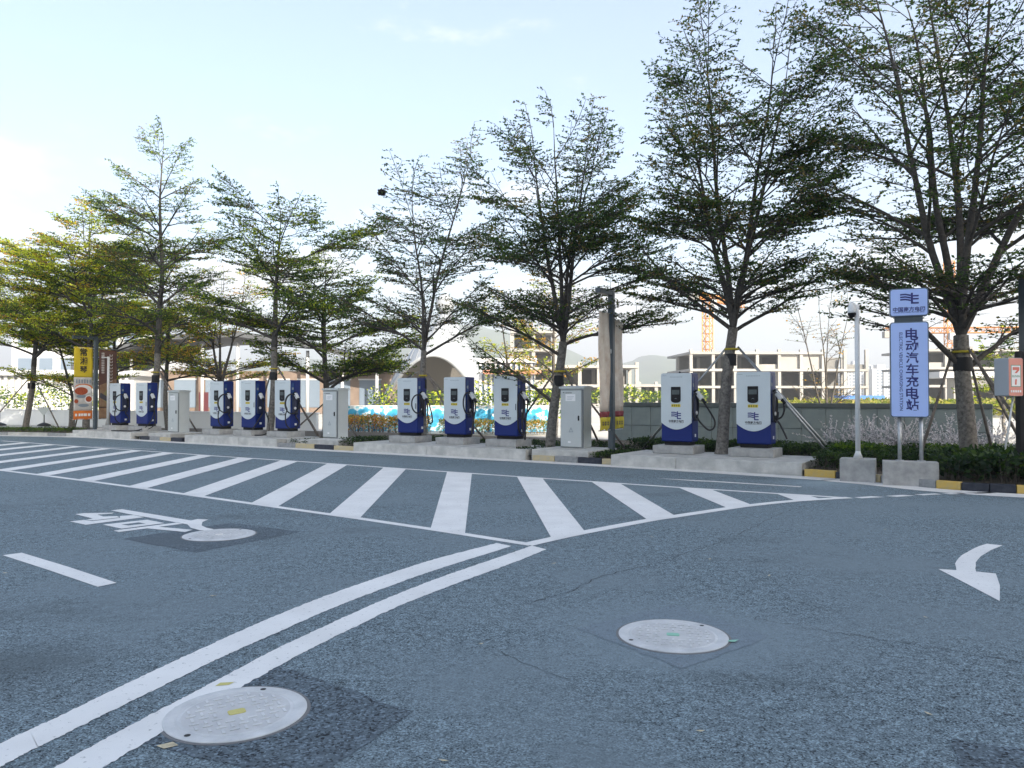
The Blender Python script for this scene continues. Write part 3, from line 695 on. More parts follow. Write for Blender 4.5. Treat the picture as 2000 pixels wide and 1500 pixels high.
def charger_parts():
    P = []
    bb = B(); bb.box(-CW/2+0.07, CW/2-0.07, 0.06, CD-0.05, 0.0, 0.10); P.append(('base', bb.mesh('base', BLACK), None))
    bb = B(); bb.box(-CW/2, CW/2, 0.02, CD, 0.085, CH, bev=0.028, seg=3); P.append(('body', bb.mesh('body', BLUE), None))
    # white front with its scooped lower edge
    pts = [(-CW/2+.002, CH-0.03), (-CW/2+.03, CH-.004), (CW/2-.03, CH-.004), (CW/2-.002, CH-0.03), (CW/2-.002, 0.545)]
    n = 18
    for k in range(1, n):
        t = k/n; x = CW/2 - .002 - t*(CW-.004); s = abs(2*t-1)
        z = 0.375 + 0.17*(s**1.9)*(1 if s > 0 else 1) if True else 0
        pts.append((x, z))
    pts.append((-CW/2+.002, 0.545))
    bb = B(); bb.prism(pts, front(0, 0.018, 0), 0.02, bev=0.004); P.append(('front_panel', bb.mesh('front_panel', PANELW), None))
    # screen with rounded lower end
    sp = [(-.125, 1.39), (-.115, 1.40), (.105, 1.40), (.115, 1.39), (.115, 1.075)]
    for k in range(1, 10):
        a = PI*k/10; sp.append((-.005 + .12*math.cos(a), 1.075 - .06*math.sin(a)))
    sp.append((-.125, 1.075))
    bb = B(); bb.prism(sp, front(0, -0.004, 0), 0.012, bev=0.004); P.append(('screen', bb.mesh('screen', BLACK), None))
    bb = B(); bb.prism([(-.10, 1.215), (.09, 1.215), (.09, 1.325), (-.10, 1.325)], front(0, -0.0185, 0), 0); P.append(('display', bb.mesh('display', SCREEN), 'screen'))
    bb = B(); bb.prism([(-.03, 1.105), (0, 1.125), (.03, 1.105), (.03, 1.112), (0, 1.133), (-.03, 1.112)], front(0, -0.0185, 0), 0); P.append(('card_mark', bb.mesh('card_mark', INK_G), 'screen'))
    bb = B(); bb.prism([(-.12, .915), (.11, .915), (.11, .985), (-.12, .985)], front(0, -0.0035, 0), 0)
    for k in range(4):
        x = -.105 + k*.053
        for q in ((0, .03, .012, .022), (0, .03, .034, .042), (.01, .02, .006, .052)):
            bb.prism([(x+q[0], .923+q[2]), (x+q[1], .923+q[2]), (x+q[1], .923+q[3]), (x+q[0], .923+q[3])], front(0, -0.0045, 0), 0, 1)
    P.append(('notice_sticker', bb.mesh('notice_sticker', [YELLOW, INK_K]), None))
    bb = B(); logo(bb, front(0, -0.0035, 0.72), .245, .185); P.append(('emblem', bb.mesh('emblem', INK), None))
    w = text_w('中国南方电网', .03)
    bb = B(); bb.glyphs(text('中国南方电网', .37/w, 0.03), front(0, -0.0035, 0.575)); bb.prism([(-.18, .532), (.18, .532), (.18, .537), (-.18, .537)], front(0, -0.0035, 0), 0)
    P.append(('name_lettering', bb.mesh('name_lettering', INK_K), None))
    bb = B()
    for k in range(9):
        x = -.155 + k*.036
        bb.prism([(x, 1.625), (x+.024, 1.625), (x+.024, 1.632), (x, 1.632)], front(0, -0.0035, 0), 0); bb.prism([(x+.004, 1.637), (x+.022, 1.637), (x+.022, 1.645), (x+.004, 1.645)], front(0, -0.0035, 0), 0)
    for k in range(2):
        bb.prism([(-.36+k*.05, 1.655), (-.32+k*.05, 1.672), (-.28+k*.05, 1.662), (-.28+k*.05, 1.667), (-.32+k*.05, 1.678), (-.36+k*.05, 1.661)], front(0, -0.0035, 0), 0)
    P.append(('top_lettering', bb.mesh('top_lettering', INK_G), None))
    # right side: service door, strip, holster
    bb = B(); bb.box(CW/2-.003, CW/2+.008, .19, CD-.03, .66, CH-.09, bev=.004, seg=1); P.append(('service_door', bb.mesh('service_door', BLUE), None))
    bb = B(); bb.box(CW/2-.004, CW/2+.004, .06, .165, .62, CH-.10, bev=.003, seg=1); P.append(('side_strip', bb.mesh('side_strip', BLUE_S), None))
    bb = B(); bb.prism([(.075, 1.40), (.145, 1.40), (.145, 1.48), (.075, 1.48)], side(CW/2+.0055, 0, 0), 0); P.append(('side_emblem', bb.mesh('side_emblem', INK_G), None))
    bb = B(); bb.box(CW/2-.01, CW/2+.055, .07, .33, .58, 1.24, bev=.03, seg=3); P.append(('holster', bb.mesh('holster', NAVY), None))
    bb = B(); bb.tube([(CW/2+.05, .17, .78), (CW/2+.075, .17, .78)], .045, 14); P.append(('socket_cap', bb.mesh('socket_cap', WHITE), 'holster'))
    bb = B(); bb.prism([(.2, .2), (.29, .2), (.29, .27), (.2, .27)], side(CW/2+.0025, 0, 0), 0); P.append(('rating_plate', bb.mesh('rating_plate', WHITE), None))
    bb = B(); bb.box(.335, .352, -.016, .0, .80, .97, bev=.004, seg=1); P.append(('door_handle', bb.mesh('door_handle', BLACK), None))
    return P
CP = charger_parts()
STUFF_PARTS = {'top_lettering'}

def gun(b_, dy=0.0):
    M = Matrix.Translation((CW/2+.13, .16+dy, 1.20)) @ Matrix.Rotation(math.radians(-38), 4, 'Y') @ Matrix.Rotation(math.radians(0), 4, 'X')
    b_.box(-.05, .05, -.055, .055, -.12, .10, bev=.02, seg=2, mi=0, M=M)
    b_.box(-.04, .04, -.042, .042, .10, .15, bev=.012, mi=1, M=M)
    b_.box(-.035, .035, -.03, .03, -.25, -.121, bev=.014, mi=1, M=M)
    return b_

SX = CW/2
def loop(cy, cz, ry, rz, turns=1.0, a0=0.0, x0=.07, dx=.03, n=16):
    out = []
    m = int(n*turns)
    for k in range(m+1):
        a = a0 + 2*PI*turns*k/m
        out.append((SX+x0+dx*k/m, cy+ry*math.cos(a), cz+rz*math.sin(a)))
    return out
g0 = (SX+.24, .16, 1.03)          # where the cable leaves the gun
out0 = (SX+.03, .30, .60)         # where it enters the cabinet
CABLES = {
  'right_end': [g0, (SX+.26, .17, .9), (SX+.20, .2, .72)] + loop(.05, .93, .20, .34, 1.1, -PI/2+.6, .08, .03) + [(SX+.10, .18, .64), (SX+.16, .16, .55), (SX+.27, .12, .35), (SX+.33, .1, .22)],
  'bow': [g0, (SX+.34, .2, .86), (SX+.48, .22, .60), (SX+.46, .2, .42), (SX+.33, .2, .38), (SX+.14, .2, .55), (SX+.08, .17, .66)] + loop(.04, .93, .22, .31, 1.0, -PI/2+.5, .07, .03),
  'long_drop': [g0, (SX+.22, .16, .8), (SX+.2, .12, .5), (SX+.2, .1, .2), (SX+.20, .1, .01), (SX+.16, .08, .10), (SX+.12, .06, .5)] + loop(.05, .90, .16, .38, .5, 0, .09, .0)[::1] + [(SX+.10, -.12, .7), (SX+.08, -.06, .3), (SX+.09, .14, .13), (SX+.09, .3, .3), out0],
  'side_loop': [g0, (SX+.25, .15, .8), (SX+.22, .1, .5), (SX+.19, .06, .2), (SX+.16, .1, .08), (SX+.14, .2, .4), (SX+.12, .22, .7)] + loop(.02, .98, .22, .30, 1.15, 0, .06, .05) + [out0],
  'tail_loop': [g0, (SX+.26, .18, .84), (SX+.24, .22, .56), (SX+.3, .2, .40), (SX+.36, .22, .38), (SX+.40, .24, .46), (SX+.32, .24, .8), (SX+.2, .2, 1.15)] + loop(-.05, .95, .27, .27, 1.05, PI/3, .06, .04) + [(SX+.08, .2, .7), out0],
  'round_coil': [g0, (SX+.2, .24, .85), (SX+.12, .3, .75)] + loop(.02, .93, .30, .33, 1.6, 0, .06, .05) + [(SX+.08, -.26, .55), (SX+.07, -.22, .25), (SX+.07, -.05, .1), (SX+.07, .2, .13), (SX+.07, .34, .3), (SX+.06, .2, .5), out0],
  'ground': [g0, (SX+.22, .2, .8), (SX+.28, .3, .5), (SX+.34, .34, .2), (SX+.35, .30, -.05), (SX+.30, .1, -.16), (SX+.1, -.1, -.165), (SX-.02, -.14, -.12), (SX-.02, -.06, .06), (SX+.05, .06, .28), (SX+.06, .2, .48), out0],
  'spill': [g0, (SX+.16, .2, .7), (SX+.14, .28, .35), (SX+.14, .2, .02), (SX+.05, -.12, -.14), (SX-.35, -.38, -.17), (SX-.9, -.55, -.172), (SX-1.25, -.60, -.172), (SX-1.2, -.72, -.172), (SX-.6, -.66, -.172), (SX-.1, -.45, -.16), (SX+.1, -.15, -.05), (SX+.12, .1, .2), (SX+.08, .22, .42), out0],
}
CG = 'electric vehicle chargers standing in a row'
def charger(u_right, label, cable, antenna=False, handle=False, tilt=0.0, pad_label=''):
    t = thing('electric_vehicle_charger', label, 'charger', R(u_right-CW/2, 0.0, 0.452), ROW_ROT + tilt, CG)
    done = {}
    for nm, me, par in CP:
        if nm == 'door_handle' and not handle: continue
        done[nm] = link(nm, me, done[par] if par else t)
        if nm in STUFF_PARTS: done[nm]['kind'] = 'stuff'
    bb = B(); gun(bb); gu = bb.obj('charging_gun', [GUN, BLACK], t)
    bb = B(); bb.tube(smooth_path(CABLES[cable], 5), .021, 7); bb.obj('cable', RUBBER, t)
    if antenna:
        bb = B(); bb.lathe([(.022, 0), (.022, .03), (.012, .045)], (.02, .2, CH-.002), 10); bb.obj('antenna', BLACK, t)
    # the concrete pad it stands on
    p = thing('charger_pad', pad_label, 'pad', R(u_right-CW/2, 0.0, PH+0.004), ROW_ROT, 'concrete pads under the chargers')
    bb = B(); bb.box(-CW/2-.12, CW/2+.12, -.24, CD+.1, 0, .189, bev=.012); bb.obj('slab', CONCRETE_D, p)
    return t
charger(6.91, 'white and blue charger nearest the tall charging station sign', 'right_end', antenna=False, pad_label='concrete pad under the charger nearest the station sign')
charger(5.08, 'white and blue charger just left of the leaning forked trunk, its cable bowed outward', 'bow', True, pad_label='concrete pad under the charger left of the leaning trunk')
charger(0.166, 'white and blue charger beside the tall trunk left of a grey cabinet', 'long_drop', handle=True, pad_label='concrete pad under the charger left of the banner pole cabinet')
charger(-1.59, 'white and blue charger in the middle of the group of three before the blue hoarding', 'side_loop', pad_label='concrete pad under the middle charger before the blue hoarding')
charger(-3.37, 'white and blue charger right in front of the slender dark trunk', 'tail_loop', handle=True, pad_label='concrete pad under the charger in front of the slender trunk')
charger(-8.91, 'white and blue charger just right of the thin dark trunk, cable coiled on its side', 'round_coil', pad_label='concrete pad under the charger just right of the thin trunk')
charger(-10.71, 'white and blue charger whose cable hangs down to the plinth by the thin trunk', 'ground', handle=True, pad_label='concrete pad under the charger just left of the thin trunk')
charger(-12.47, 'white and blue charger right of the farthest grey cabinet, cable coiled round', 'round_coil', pad_label='concrete pad under the charger right of the farthest cabinet')
charger(-17.23, 'white and blue charger whose cable spills over the front of its plinth', 'spill', handle=True, pad_label='concrete pad under the charger whose cable spills over the plinth')
charger(-19.13, 'white and blue charger beside the brown banner, farthest of the row', 'round_coil', pad_label='concrete pad under the farthest charger by the brown banner')

# ------------------------------------------------------------------ grey cabinets
def cabinet(u_right, label, z, h=1.62):
    w, d = .70, .46
    t = thing('electrical_cabinet', label, 'cabinet', R(u_right-w/2, 0.02, z), ROW_ROT, 'grey electrical cabinets')
    bb = B(); bb.box(-w/2+.01, w/2-.01, 0.01, d, 0, h-.07, bev=.006); bb.obj('body', CABG, t)
    bb = B()
    M = Matrix.Identity(4)
    bb.prism([(-.03, h-.075), (d+.03, h-.075), (d+.03, h-.02), (d*.5, h), (-.03, h-.03)], Matrix.Translation((-w/2-.02, 0, 0)) @ Matrix.Rotation(PI/2, 4, 'Z') @ Matrix.Rotation(PI/2, 4, 'X'), w+.04, bev=.006)
    bb.obj('roof', CABG, t)
    bb = B(); bb.box(-w/2+.02, w/2-.005, -.004, .012, .012, h-.10); bb.obj('door_seal', CABD, t)
    bb = B(); bb.box(-w/2+.035, w/2-.055, -.022, -.002, .03, h-.12, bev=.008); dr = bb.obj('door', CABG, t)
    bb = B(); bb.box(w/2-.15, w/2-.115, -.05, -.021, h*.44, h*.44+.13, bev=.008, mi=0); bb.box(w/2-.19, w/2-.15, -.035, -.021, h*.44+.05, h*.44+.10, bev=.005, mi=1); bb.obj('handle', [BLACK, STEEL], dr)
    bb = B(); bb.box(-.17, .12, -.0255, -.0215, h-.40, h-.22)
    for k in range(3): bb.prism([(-.12, h-.29-k*.035), (.08-.03*k, h-.29-k*.035), (.08-.03*k, h-.283-k*.035), (-.12, h-.283-k*.035)], front(0, -.0262, 0), 0, 1)
    bb.obj('label_plate', [WHITE, INK_G], dr)
    bb = B()
    for p in LOGO: bb.prism([(-.25+x*.05, h-.2+y*.035) for x, y in p], front(0, -.023, 0), 0)
    for k in range(6): bb.prism([(-.17+k*.032, h-.197), (-.17+k*.032+.024, h-.197), (-.17+k*.032+.024, h-.178), (-.17+k*.032, h-.178)], front(0, -.023, 0), 0)
    bb.obj('name_lettering', INK_K, dr)
    bb = B()
    tr = [(-.075, .42), (.055, .42), (-.01, .54)]; ti = [(-.055, .432), (.035, .432), (-.01, .515)]
    for i in range(3): bb.prism([tr[i], tr[(i+1) % 3], ti[(i+1) % 3], ti[i]], front(0, -.023, 0), 0)
    bb.prism([(-.005, .505), (-.022, .468), (-.008, .468), (-.014, .44), (.008, .476), (-.006, .476)], front(0, -.023, 0), 0)
    bb.prism([(-.075, .395), (.055, .395), (.055, .40), (-.075, .40)], front(0, -.023, 0), 0)
    bb.obj('warning_triangle', INK_G, dr)
    bb = B(); bb.prism([(-.10, .13), (-.02, .13), (-.02, .18), (-.10, .18)], front(0, -.023, 0), 0); bb.obj('small_plate', WHITE, dr)
    return t
cabinet(2.19, 'grey electrical cabinet beside the slate banner pole', 0.283)
cabinet(-6.67, 'grey electrical cabinet just left of the blue hoarding', 0.288)
cabinet(-15.15, 'grey electrical cabinet farthest along the row, between two charger groups', 0.263, 1.62)

# ------------------------------------------------------------------ charging station sign
sg = thing('charging_station_sign', 'tall blue and white charging station sign on two steel posts and a concrete block', 'sign', (7.22, 13.95, 0.0), math.radians(-24))
bb = B(); bb.box(-.45, .45, -.13, .22, -0.02, .44, bev=.012); bb.obj('footing', CONCRETE_D, sg)
for x in (-.165, .185):
    bb = B(); bb.tube([(x, .05, .441), (x, .05, 1.235)], .034, 12); bb.tube([(x, .05, .441), (x, .05, .455)], .07, 12); bb.obj('post', STEEL, sg)
def rrect(x0, x1, z0, z1, r, n=6):
    pts = []
    for cx, cz, a0 in ((x1-r, z1-r, 0), (x0+r, z1-r, PI/2), (x0+r, z0+r, PI), (x1-r, z0+r, 3*PI/2)):
        for k in range(n+1): a = a0+PI/2*k/n; pts.append((cx+r*math.cos(a), cz+r*math.sin(a)))
    return pts
Z0, Z1 = 1.235, 2.97; X0, X1 = -.315, .315
def sign_box(nm, z0, z1):
    bb = B(); bb.prism(rrect(X0, X1, z0, z1, .05), front(0, .14, 0), .17, bev=.006); fr = bb.obj('sign_case', SIGNF, sg)
    bb = B(); bb.prism(rrect(X0+.018, X1-.018, z0+.018, z1-.018, .04), front(0, -.0305, 0), .004); return bb.obj('sign_face', SIGNP, fr), fr
fa, fr = sign_box('main', Z0, Z1)
bb = B()
for k, ch in enumerate('电动汽车充电站'):
    bb.glyphs(text(ch, .205/max(text_w(ch, .018), .8), .018), front(.045, -.0370, 2.745-.2135*k))
w = text_w('ELECTRIC VEHICLE CHARGING STATION', .006)
bb.glyphs(text('ELECTRIC VEHICLE CHARGING STATION', 1.42/w, .006), front(-.135, -.0370, 2.07, -PI/2))
bb.obj('lettering', INK, fr)
bb = B(); bb.box(-.235, .225, .0, .10, Z1-.002, 3.075); bb.obj('neck', POLE_D, sg)
fa2, fr2 = sign_box('top', 3.072, 3.58)
bb = B(); logo(bb, front(0.01, -.0370, 3.395), .30, .20)
w = text_w('中国南方电网', .022); bb.glyphs(text('中国南方电网', .52/w, .022), front(0, -.0370, 3.20))
w = text_w('CHINA SOUTHERN POWER GRID', .006); bb.glyphs(text('CHINA SOUTHERN POWER GRID', .50/w, .006), front(0, -.0370, 3.145))
bb.obj('lettering', INK, fr2)

# ------------------------------------------------------------------ camera masts
def dome_cam(parent, x, y, z, s=1.0):
    bb = B(); bb.lathe([(.015*s, .19*s), (.04*s, .17*s), (.065*s, .10*s), (.07*s, .03*s), (.07*s, 0)][::-1], (x, y, z), 16); h = bb.obj('camera_housing', WHITE_M, parent)
    bb = B(); bb.lathe([(.012*s, -.085*s), (.045*s, -.07*s), (.066*s, -.03*s), (.068*s, -.001)], (x, y, z), 16); bb.obj('camera_dome', BLACK, h)
m1 = thing('camera_mast', 'white camera mast with a dome camera on top beside the charging station sign', 'camera mast', (6.62, 14.72, 0), ROW_ROT + .1)
bb = B(); bb.box(-.31, .31, -.2, .28, -.02, .43, bev=.014); bb.obj('footing', CONCRETE_D, m1)
bb = B(); bb.tube([(0, .03, .431), (0, .03, .448)], .085, 4); bb.lathe([(.085, 0), (.05, .09), (.047, .12)], (0, .03, .449), 14); bb.obj('base_flange', WHITE_M, m1)
bb = B(); bb.tube([(0, .03, .57), (0, .03, 3.38)], [.047, .044], 14); bb.obj('pole', WHITE_M, m1)
bb = B(); bb.tube([(0, .03, 3.30), (-.04, 0, 3.39), (-.085, -.03, 3.40)], .022, 8); bb.obj('bracket', WHITE_M, m1)
dome_cam(m1, -.085, -.03, 3.22, 1.1)
p = R(-20.55, .3)
m2 = thing('camera_mast', 'white camera mast with a side arm left of the yellow banner', 'camera mast', (p.x, p.y, 0.1), 0.0)
bb = B(); bb.box(-.3, .3, -.3, .3, 0, .22, bev=.014); bb.obj('footing', CONCRETE_D, m2)
bb = B(); bb.tube([(0, 0, .22), (0, 0, 3.22)], [.055, .05], 12); bb.obj('pole', WHITE_M, m2)
bb = B(); bb.tube([(0, 0, 3.18), (-.5, 0, 3.19), (-.95, -.02, 3.19)], .022, 8); bb.obj('side_arm', WHITE_M, m2)
dome_cam(m2, -.92, -.02, 2.98, 1.35)

# ------------------------------------------------------------------ banner poles
BG_ = 'banner poles along the charging row'
def banner_pole(u, v, label, h=4.25, arm=.78):
    t = thing('banner_pole', label, 'banner pole', R(u, v, 0.1), ROW_ROT, BG_)
    bb = B(); bb.box(-.07, .07, -.07, .07, 0, h, bev=.008, seg=1); bb.obj('pole', POLE_D, t)
    bb = B(); bb.box(-.071, .071, -arm, -.0705, h-.13, h-.002, bev=.006, seg=1); bb.obj('arm', POLE_D, t)
    bb = B(); bb.box(-.11, .11, -.11, .11, 0.0, .03); bb.obj('foot_plate', POLE_D, t)
    return t
def rod(t, y0, y1, z):
    bb = B(); bb.tube([(0.0, y0, z), (0.0, y1, z)], .012, 6); bb.obj('banner_rod', STEEL, t)
tp = banner_pole(2.79, .42, 'slate banner pole with faded pale banners right of the grey cabinet')
def cloth(y0, y1, z0, z1, mi, x=0.0, thick=.006, wav=0.012, ph=0.0, bb=None, tatter=0.0, n=10, m=14):
    bb = bb or B(); grid = []
    rr = random.Random(int(ph*100)+3)
    for i in range(n+1):
        row = []
        for j in range(m+1):
            y = y0+(y1-y0)*i/n; z = z0+(z1-z0)*j/m
            if j == 0 and tatter: z += rr.uniform(0, tatter)
            row.append(bb.bm.verts.new((x + wav*math.sin(ph + i*1.1 + j*.45) + thick, y, z)))
        grid.append(row)
    for i in range(n):
        for j in range(m):
            f = bb.bm.faces.new([grid[i][j], grid[i+1][j], grid[i+1][j+1], grid[i][j+1]]); f.smooth = True; f.material_index = mi
    return bb
def thick(o, d=0.004):
    md = o.modifiers.new('thickness', 'SOLIDIFY'); md.thickness = d; md.offset = -1
    return o
for (y0, y1, lab, ph) in ((-.72, -.11, 'road side banner, faded and torn', .3), (.11, .68, 'far side banner, pale and faded', 1.7)):
    bb = cloth(y0, y1, 1.14, 3.66 if y0 < 0 else 3.5, 0, ph=ph, wav=.022)
    bb = cloth(y0, y1, .995, 1.139, 1, ph=ph, wav=.022, bb=bb, m=3)
    bb = cloth(y0, y1, .64, .994, 2, ph=ph+.3, wav=.03, bb=bb, tatter=.07, m=4)
    o = thick(bb.obj('banner', [BAN_PALE, BAN_RED, BAN_LY], tp)); o['label'] = lab
    bb = B()
    for k in range(3):
        yy = y0 + .12 + k*.14
        for (a, c, e, f) in ((0, .09, .0, .018), (0, .09, .05, .066), (.02, .04, -.02, .09), (.06, .078, -.02, .09)):
            bb.prism([(yy+a, .80+e), (yy+c, .80+e), (yy+c, .80+f), (yy+a, .80+f)], side(.036, 0, 0), 0)
    bb.obj('banner_print', BAN_DK, o)
rod(tp, -.75, .7, 3.66); rod(tp, -.75, .7, .66)
bb = B(); bb.box(-.05, .05, -.11, -.071, 2.62, 2.74, bev=.02); bb.obj('lamp_clip', STEEL, tp)

tl = banner_pole(-20.8, -.1, 'slate banner pole with a yellow restaurant banner and a brown banner, far left', h=4.05, arm=.95)
bb = cloth(-.90, -.13, 2.33, 3.58, 0, ph=.5, wav=.012)
bb = cloth(-.90, -.13, 0.95, 2.329, 3, ph=.5, wav=.012, bb=bb)
bb = cloth(-.90, -.13, 0.58, 0.949, 2, ph=.5, wav=.012, bb=bb, m=4)
o = thick(bb.obj('banner', [BAN_Y, BAN_DK, BAN_O, mat('banner_grey', (.42, .40, .37), .7, col2=(.6, .58, .54), scale=3)], tl)); o['label'] = 'yellow restaurant banner with black characters above dishes of food'
bb = B()
for k, ch in enumerate('常湘琴'): bb.glyphs(text(ch, .30/max(text_w(ch, .015), .8), .015), side(.024, -.515, 3.37-.36*k))
bb.obj('lettering', INK_K, o)
bb = B()
def ell(cy, cz, ry, rz, x, mi, n=22): bb.prism([(cy+ry*math.cos(2*PI*k/n), cz+rz*math.sin(2*PI*k/n)) for k in range(n)], side(x, 0, 0), 0, mi)
ell(-.50, 1.90, .36, .16, .0235, 3); ell(-.52, 1.82, .36, .20, .0245, 1); ell(-.60, 1.76, .27, .16, .0255, 0); ell(-.60, 1.54, .20, .07, .0238, 2); ell(-.30, 1.42, .16, .17, .0245, 1); ell(-.29, 1.43, .13, .12, .0255, 0); ell(-.80, 1.34, .085, .085, .0275, 0); ell(-.5, 1.17, .22, .07, .0235, 2)
for k in range(6): bb.prism([(-.82+k*.11, 2.08), (-.76+k*.11, 2.08), (-.76+k*.11, 2.24), (-.82+k*.11, 2.24)], side(.0235, 0, 0), 0, 2)
for k, (a, c) in enumerate(((-.84, -.76), (-.70, -.62), (-.60, -.52), (-.50, -.36), (-.32, -.22))): bb.prism([(a, .72), (c, .72), (c, .83), (a, .83)], side(.0235, 0, 0), 0, 1)
bb.obj('food_print', [FOOD_R, PLATE, INK_G, BAN_O], o)['kind'] = 'stuff'
bb = cloth(.13, .90, 1.05, 3.50, 0, ph=1.4, wav=.012); bb = cloth(.13, .90, .58, 1.049, 1, ph=1.4, wav=.012, bb=bb, m=4)
o = thick(bb.obj('banner', [BAN_BR, BAN_TAN], tl)); o['label'] = 'brown banner with pale vertical lettering'
bb = B()
bb.prism([(.15, 1.1), (.88, 1.1), (.88, 2.3), (.15, 2.0)], side(.0235, 0, 0), 0, 0)
bb.prism([(.2, 1.5), (.55, 1.95), (.88, 1.75), (.88, 1.4), (.5, 1.2)], side(.0245, 0, 0), 0, 1); bb.prism([(.15, 1.5), (.88, 1.1), (.88, 1.3), (.2, 1.7)], side(.0255, 0, 0), 0, 2)
bb.obj('food_print', [BAN_TAN, BAN_OLIVE, BAN_DK], o)['kind'] = 'stuff'
bb = B()
for k in range(9):
    z = 3.32-k*.10
    for (a, c, e, f) in ((.22, .36, 0, .016), (.22, .36, .04, .056), (.28, .30, -.01, .07)): bb.prism([(a, z+e), (c, z+e), (c, z+f), (a, z+f)], side(.0265, 0, 0), 0)
for k in range(16):
    z = 3.25-k*.135
    for (a, c, e, f) in ((.58, .70, 0, .018), (.58, .60, 0, .08), (.68, .70, 0, .08)): bb.prism([(a, z+e), (c, z+e), (c, z+f), (a, z+f)], side(.0265, 0, 0), 0)
bb.obj('banner_print', PLATE, o)
rod(tl, -.93, .92, 3.54); rod(tl, -.93, .92, .60)

# ------------------------------------------------------------------ right edge: dark column and lit shop sign
cp_ = thing('dark_column', 'dark slate square column at the right edge', 'column', (9.52, 14.05, 0.1), math.radians(-8))
bb = B(); bb.box(-.10, .16, 0, .26, 0, 3.80, bev=.008); bb.obj('shaft', POLE_D, cp_)
bb = B(); bb.box(-.20, -.102, .02, .2, 0.0, 2.35, bev=.006); bb.obj('side_post', SLEEVE, cp_)
ss = thing('shop_sign', 'red shop sign box with a numeral seven hanging at the right edge', 'shop sign', (9.185, 14.0, 1.62), math.radians(14))
SW, SH = .33, .70
bb = B(); bb.prism(rrect(-SW/2, SW/2, 0, SH, .03), front(0, .30, 0), .30, bev=.01); bb.obj('sign_case', mat('sign_case_grey', (.42, .46, .50), .5), ss)
bb = B(); bb.prism(rrect(-SW/2+.008, SW/2-.008, .008, SH-.008, .025), front(0, -.0005, 0), .004); bb.obj('sign_face', mat('shop_sign_face', (.66, .26, .20), .45), ss)
bb = B(); bb.prism([(-.11, .17), (.11, .17), (.11, .57), (-.11, .57)], front(0, -.0055, 0), 0, 0); bb.prism([(-.098, .182), (.098, .182), (.098, .558), (-.098, .558)], front(0, -.0065, 0), 0, 1); bb.obj('sign_border', [SIGN_GN, WHITE], ss)
bb = B()
bb.prism([(-.075, .53), (.075, .53), (.075, .475), (.02, .42), (-.035, .42), (.02, .475), (-.075, .475)], front(0, -.0075, 0), 0, 0)
bb.prism([(-.04, .31), (.0, .31), (-.01, .21), (-.05, .21)], front(0.02, -.0075, 0), 0, 1)
bb.obj('numeral', [SIGN_R, SIGN_R], ss)
bb = B(); w = text_w('ELEVEN', .02); bb.glyphs(text('ELEVEN', .17/w, .02), front(0, -.0078, .365)); bb.obj('lettering', SIGN_GN, ss)
bb = B()
for k in range(5): bb.prism([(-.12+k*.05, .07), (-.085+k*.05, .07), (-.085+k*.05, .11), (-.12+k*.05, .11)], front(0, -.0065, 0), 0)
bb.obj('small_print', WHITE, ss)
bb = B(); bb.tube([(.10, .15, .0), (.04, .2, -.6), (-.09, .25, -1.45)], .018, 8); bb.obj('strut', WHITE_M, ss)

# ------------------------------------------------------------------ manhole covers
def manhole(label, x, y, r, rot, badge, stripes=False):
    t = thing('manhole_cover', label, 'manhole cover', (x, y, 0.0), rot, 'round manhole covers in the road')
    bb = B(); bb.lathe([(r+.018, 0.003), (r+.018, .0056), (r-.002, .0057), (r-.003, 0.0035)], n=48); bb.obj('gap_ring', IRON_D, t)
    bb = B(); bb.lathe([(r, 0.003), (r, .011), (r-.006, .014), (r*.82, .0145), (r*.815, .012), (r*.80, .012), (r*.795, .0145), (r*.76, .0146), (r*.755, .0135)], n=56); bb.obj('cover', IRON, t)
    bb = B(); bb.disc((0, 0), r*.757, 56, .0142); bb.obj('recess', IRON_M, t)
    bb = B(); q = .055*r/.36; k = int(r*.76/q)+1
    for i in range(-k, k+1):
        for j in range(-k, k+1):
            cx, cy = i*q, j*q
            if math.hypot(cx, cy) < r*.74 and not (abs(cx) < .07 and abs(cy) < .06):
                if (i+j) % 2: bb.box(cx-q*.42, cx+q*.42, cy-q*.13, cy+q*.13, .0146, .0205)
                else: bb.box(cx-q*.13, cx+q*.13, cy-q*.42, cy+q*.42, .0146, .0205)
    o = bb.obj('tread_pattern', IRON, t); o['kind'] = 'stuff'; t.scale = (1, 1, .6)
    bb = B(); bb.prism(rrect(-.042, .042, -.03, .03, .015), Matrix.Translation((0, 0, .0147)), .005); bb.obj('badge', badge, t)
    for a in (.9, 3.7):
        bb = B(); bb.disc((r*.88*math.cos(a), r*.88*math.sin(a)), .016, 10, .0152); bb.obj('lift_hole', SLEEVE, t)
    return t
manhole('large manhole cover with a yellow badge, nearest the camera beside the double line', -1.393, 3.915, .345, .55, LIME)
manhole('manhole cover with mint green paint marks on the open asphalt at right', 1.08, 5.18, .362, -.2, MINT)
manhole('white manhole cover beside the painted road word', -3.40, 8.95, .40, .3, PLATE)
bb = B(); bb.sheet([(-1.63, 3.545), (-1.58, 3.515), (-1.53, 3.55), (-1.57, 3.585)], .0055); o = bb.obj('corner_mark', DRYLEAF); o['kind'] = 'structure'
bb = B(); bb.sheet([(-1.64, 4.27), (-1.57, 4.29), (-1.555, 4.33), (-1.63, 4.32)], .0062); o = bb.obj('corner_mark', LIME); o['kind'] = 'structure'
bb = B(); bb.sheet([(1.405, 5.03), (1.45, 5.025), (1.47, 5.05), (1.49, 5.07), (1.42, 5.06)], .0104); o = bb.obj('mint_paint_mark', MINT); o['kind'] = 'structure'

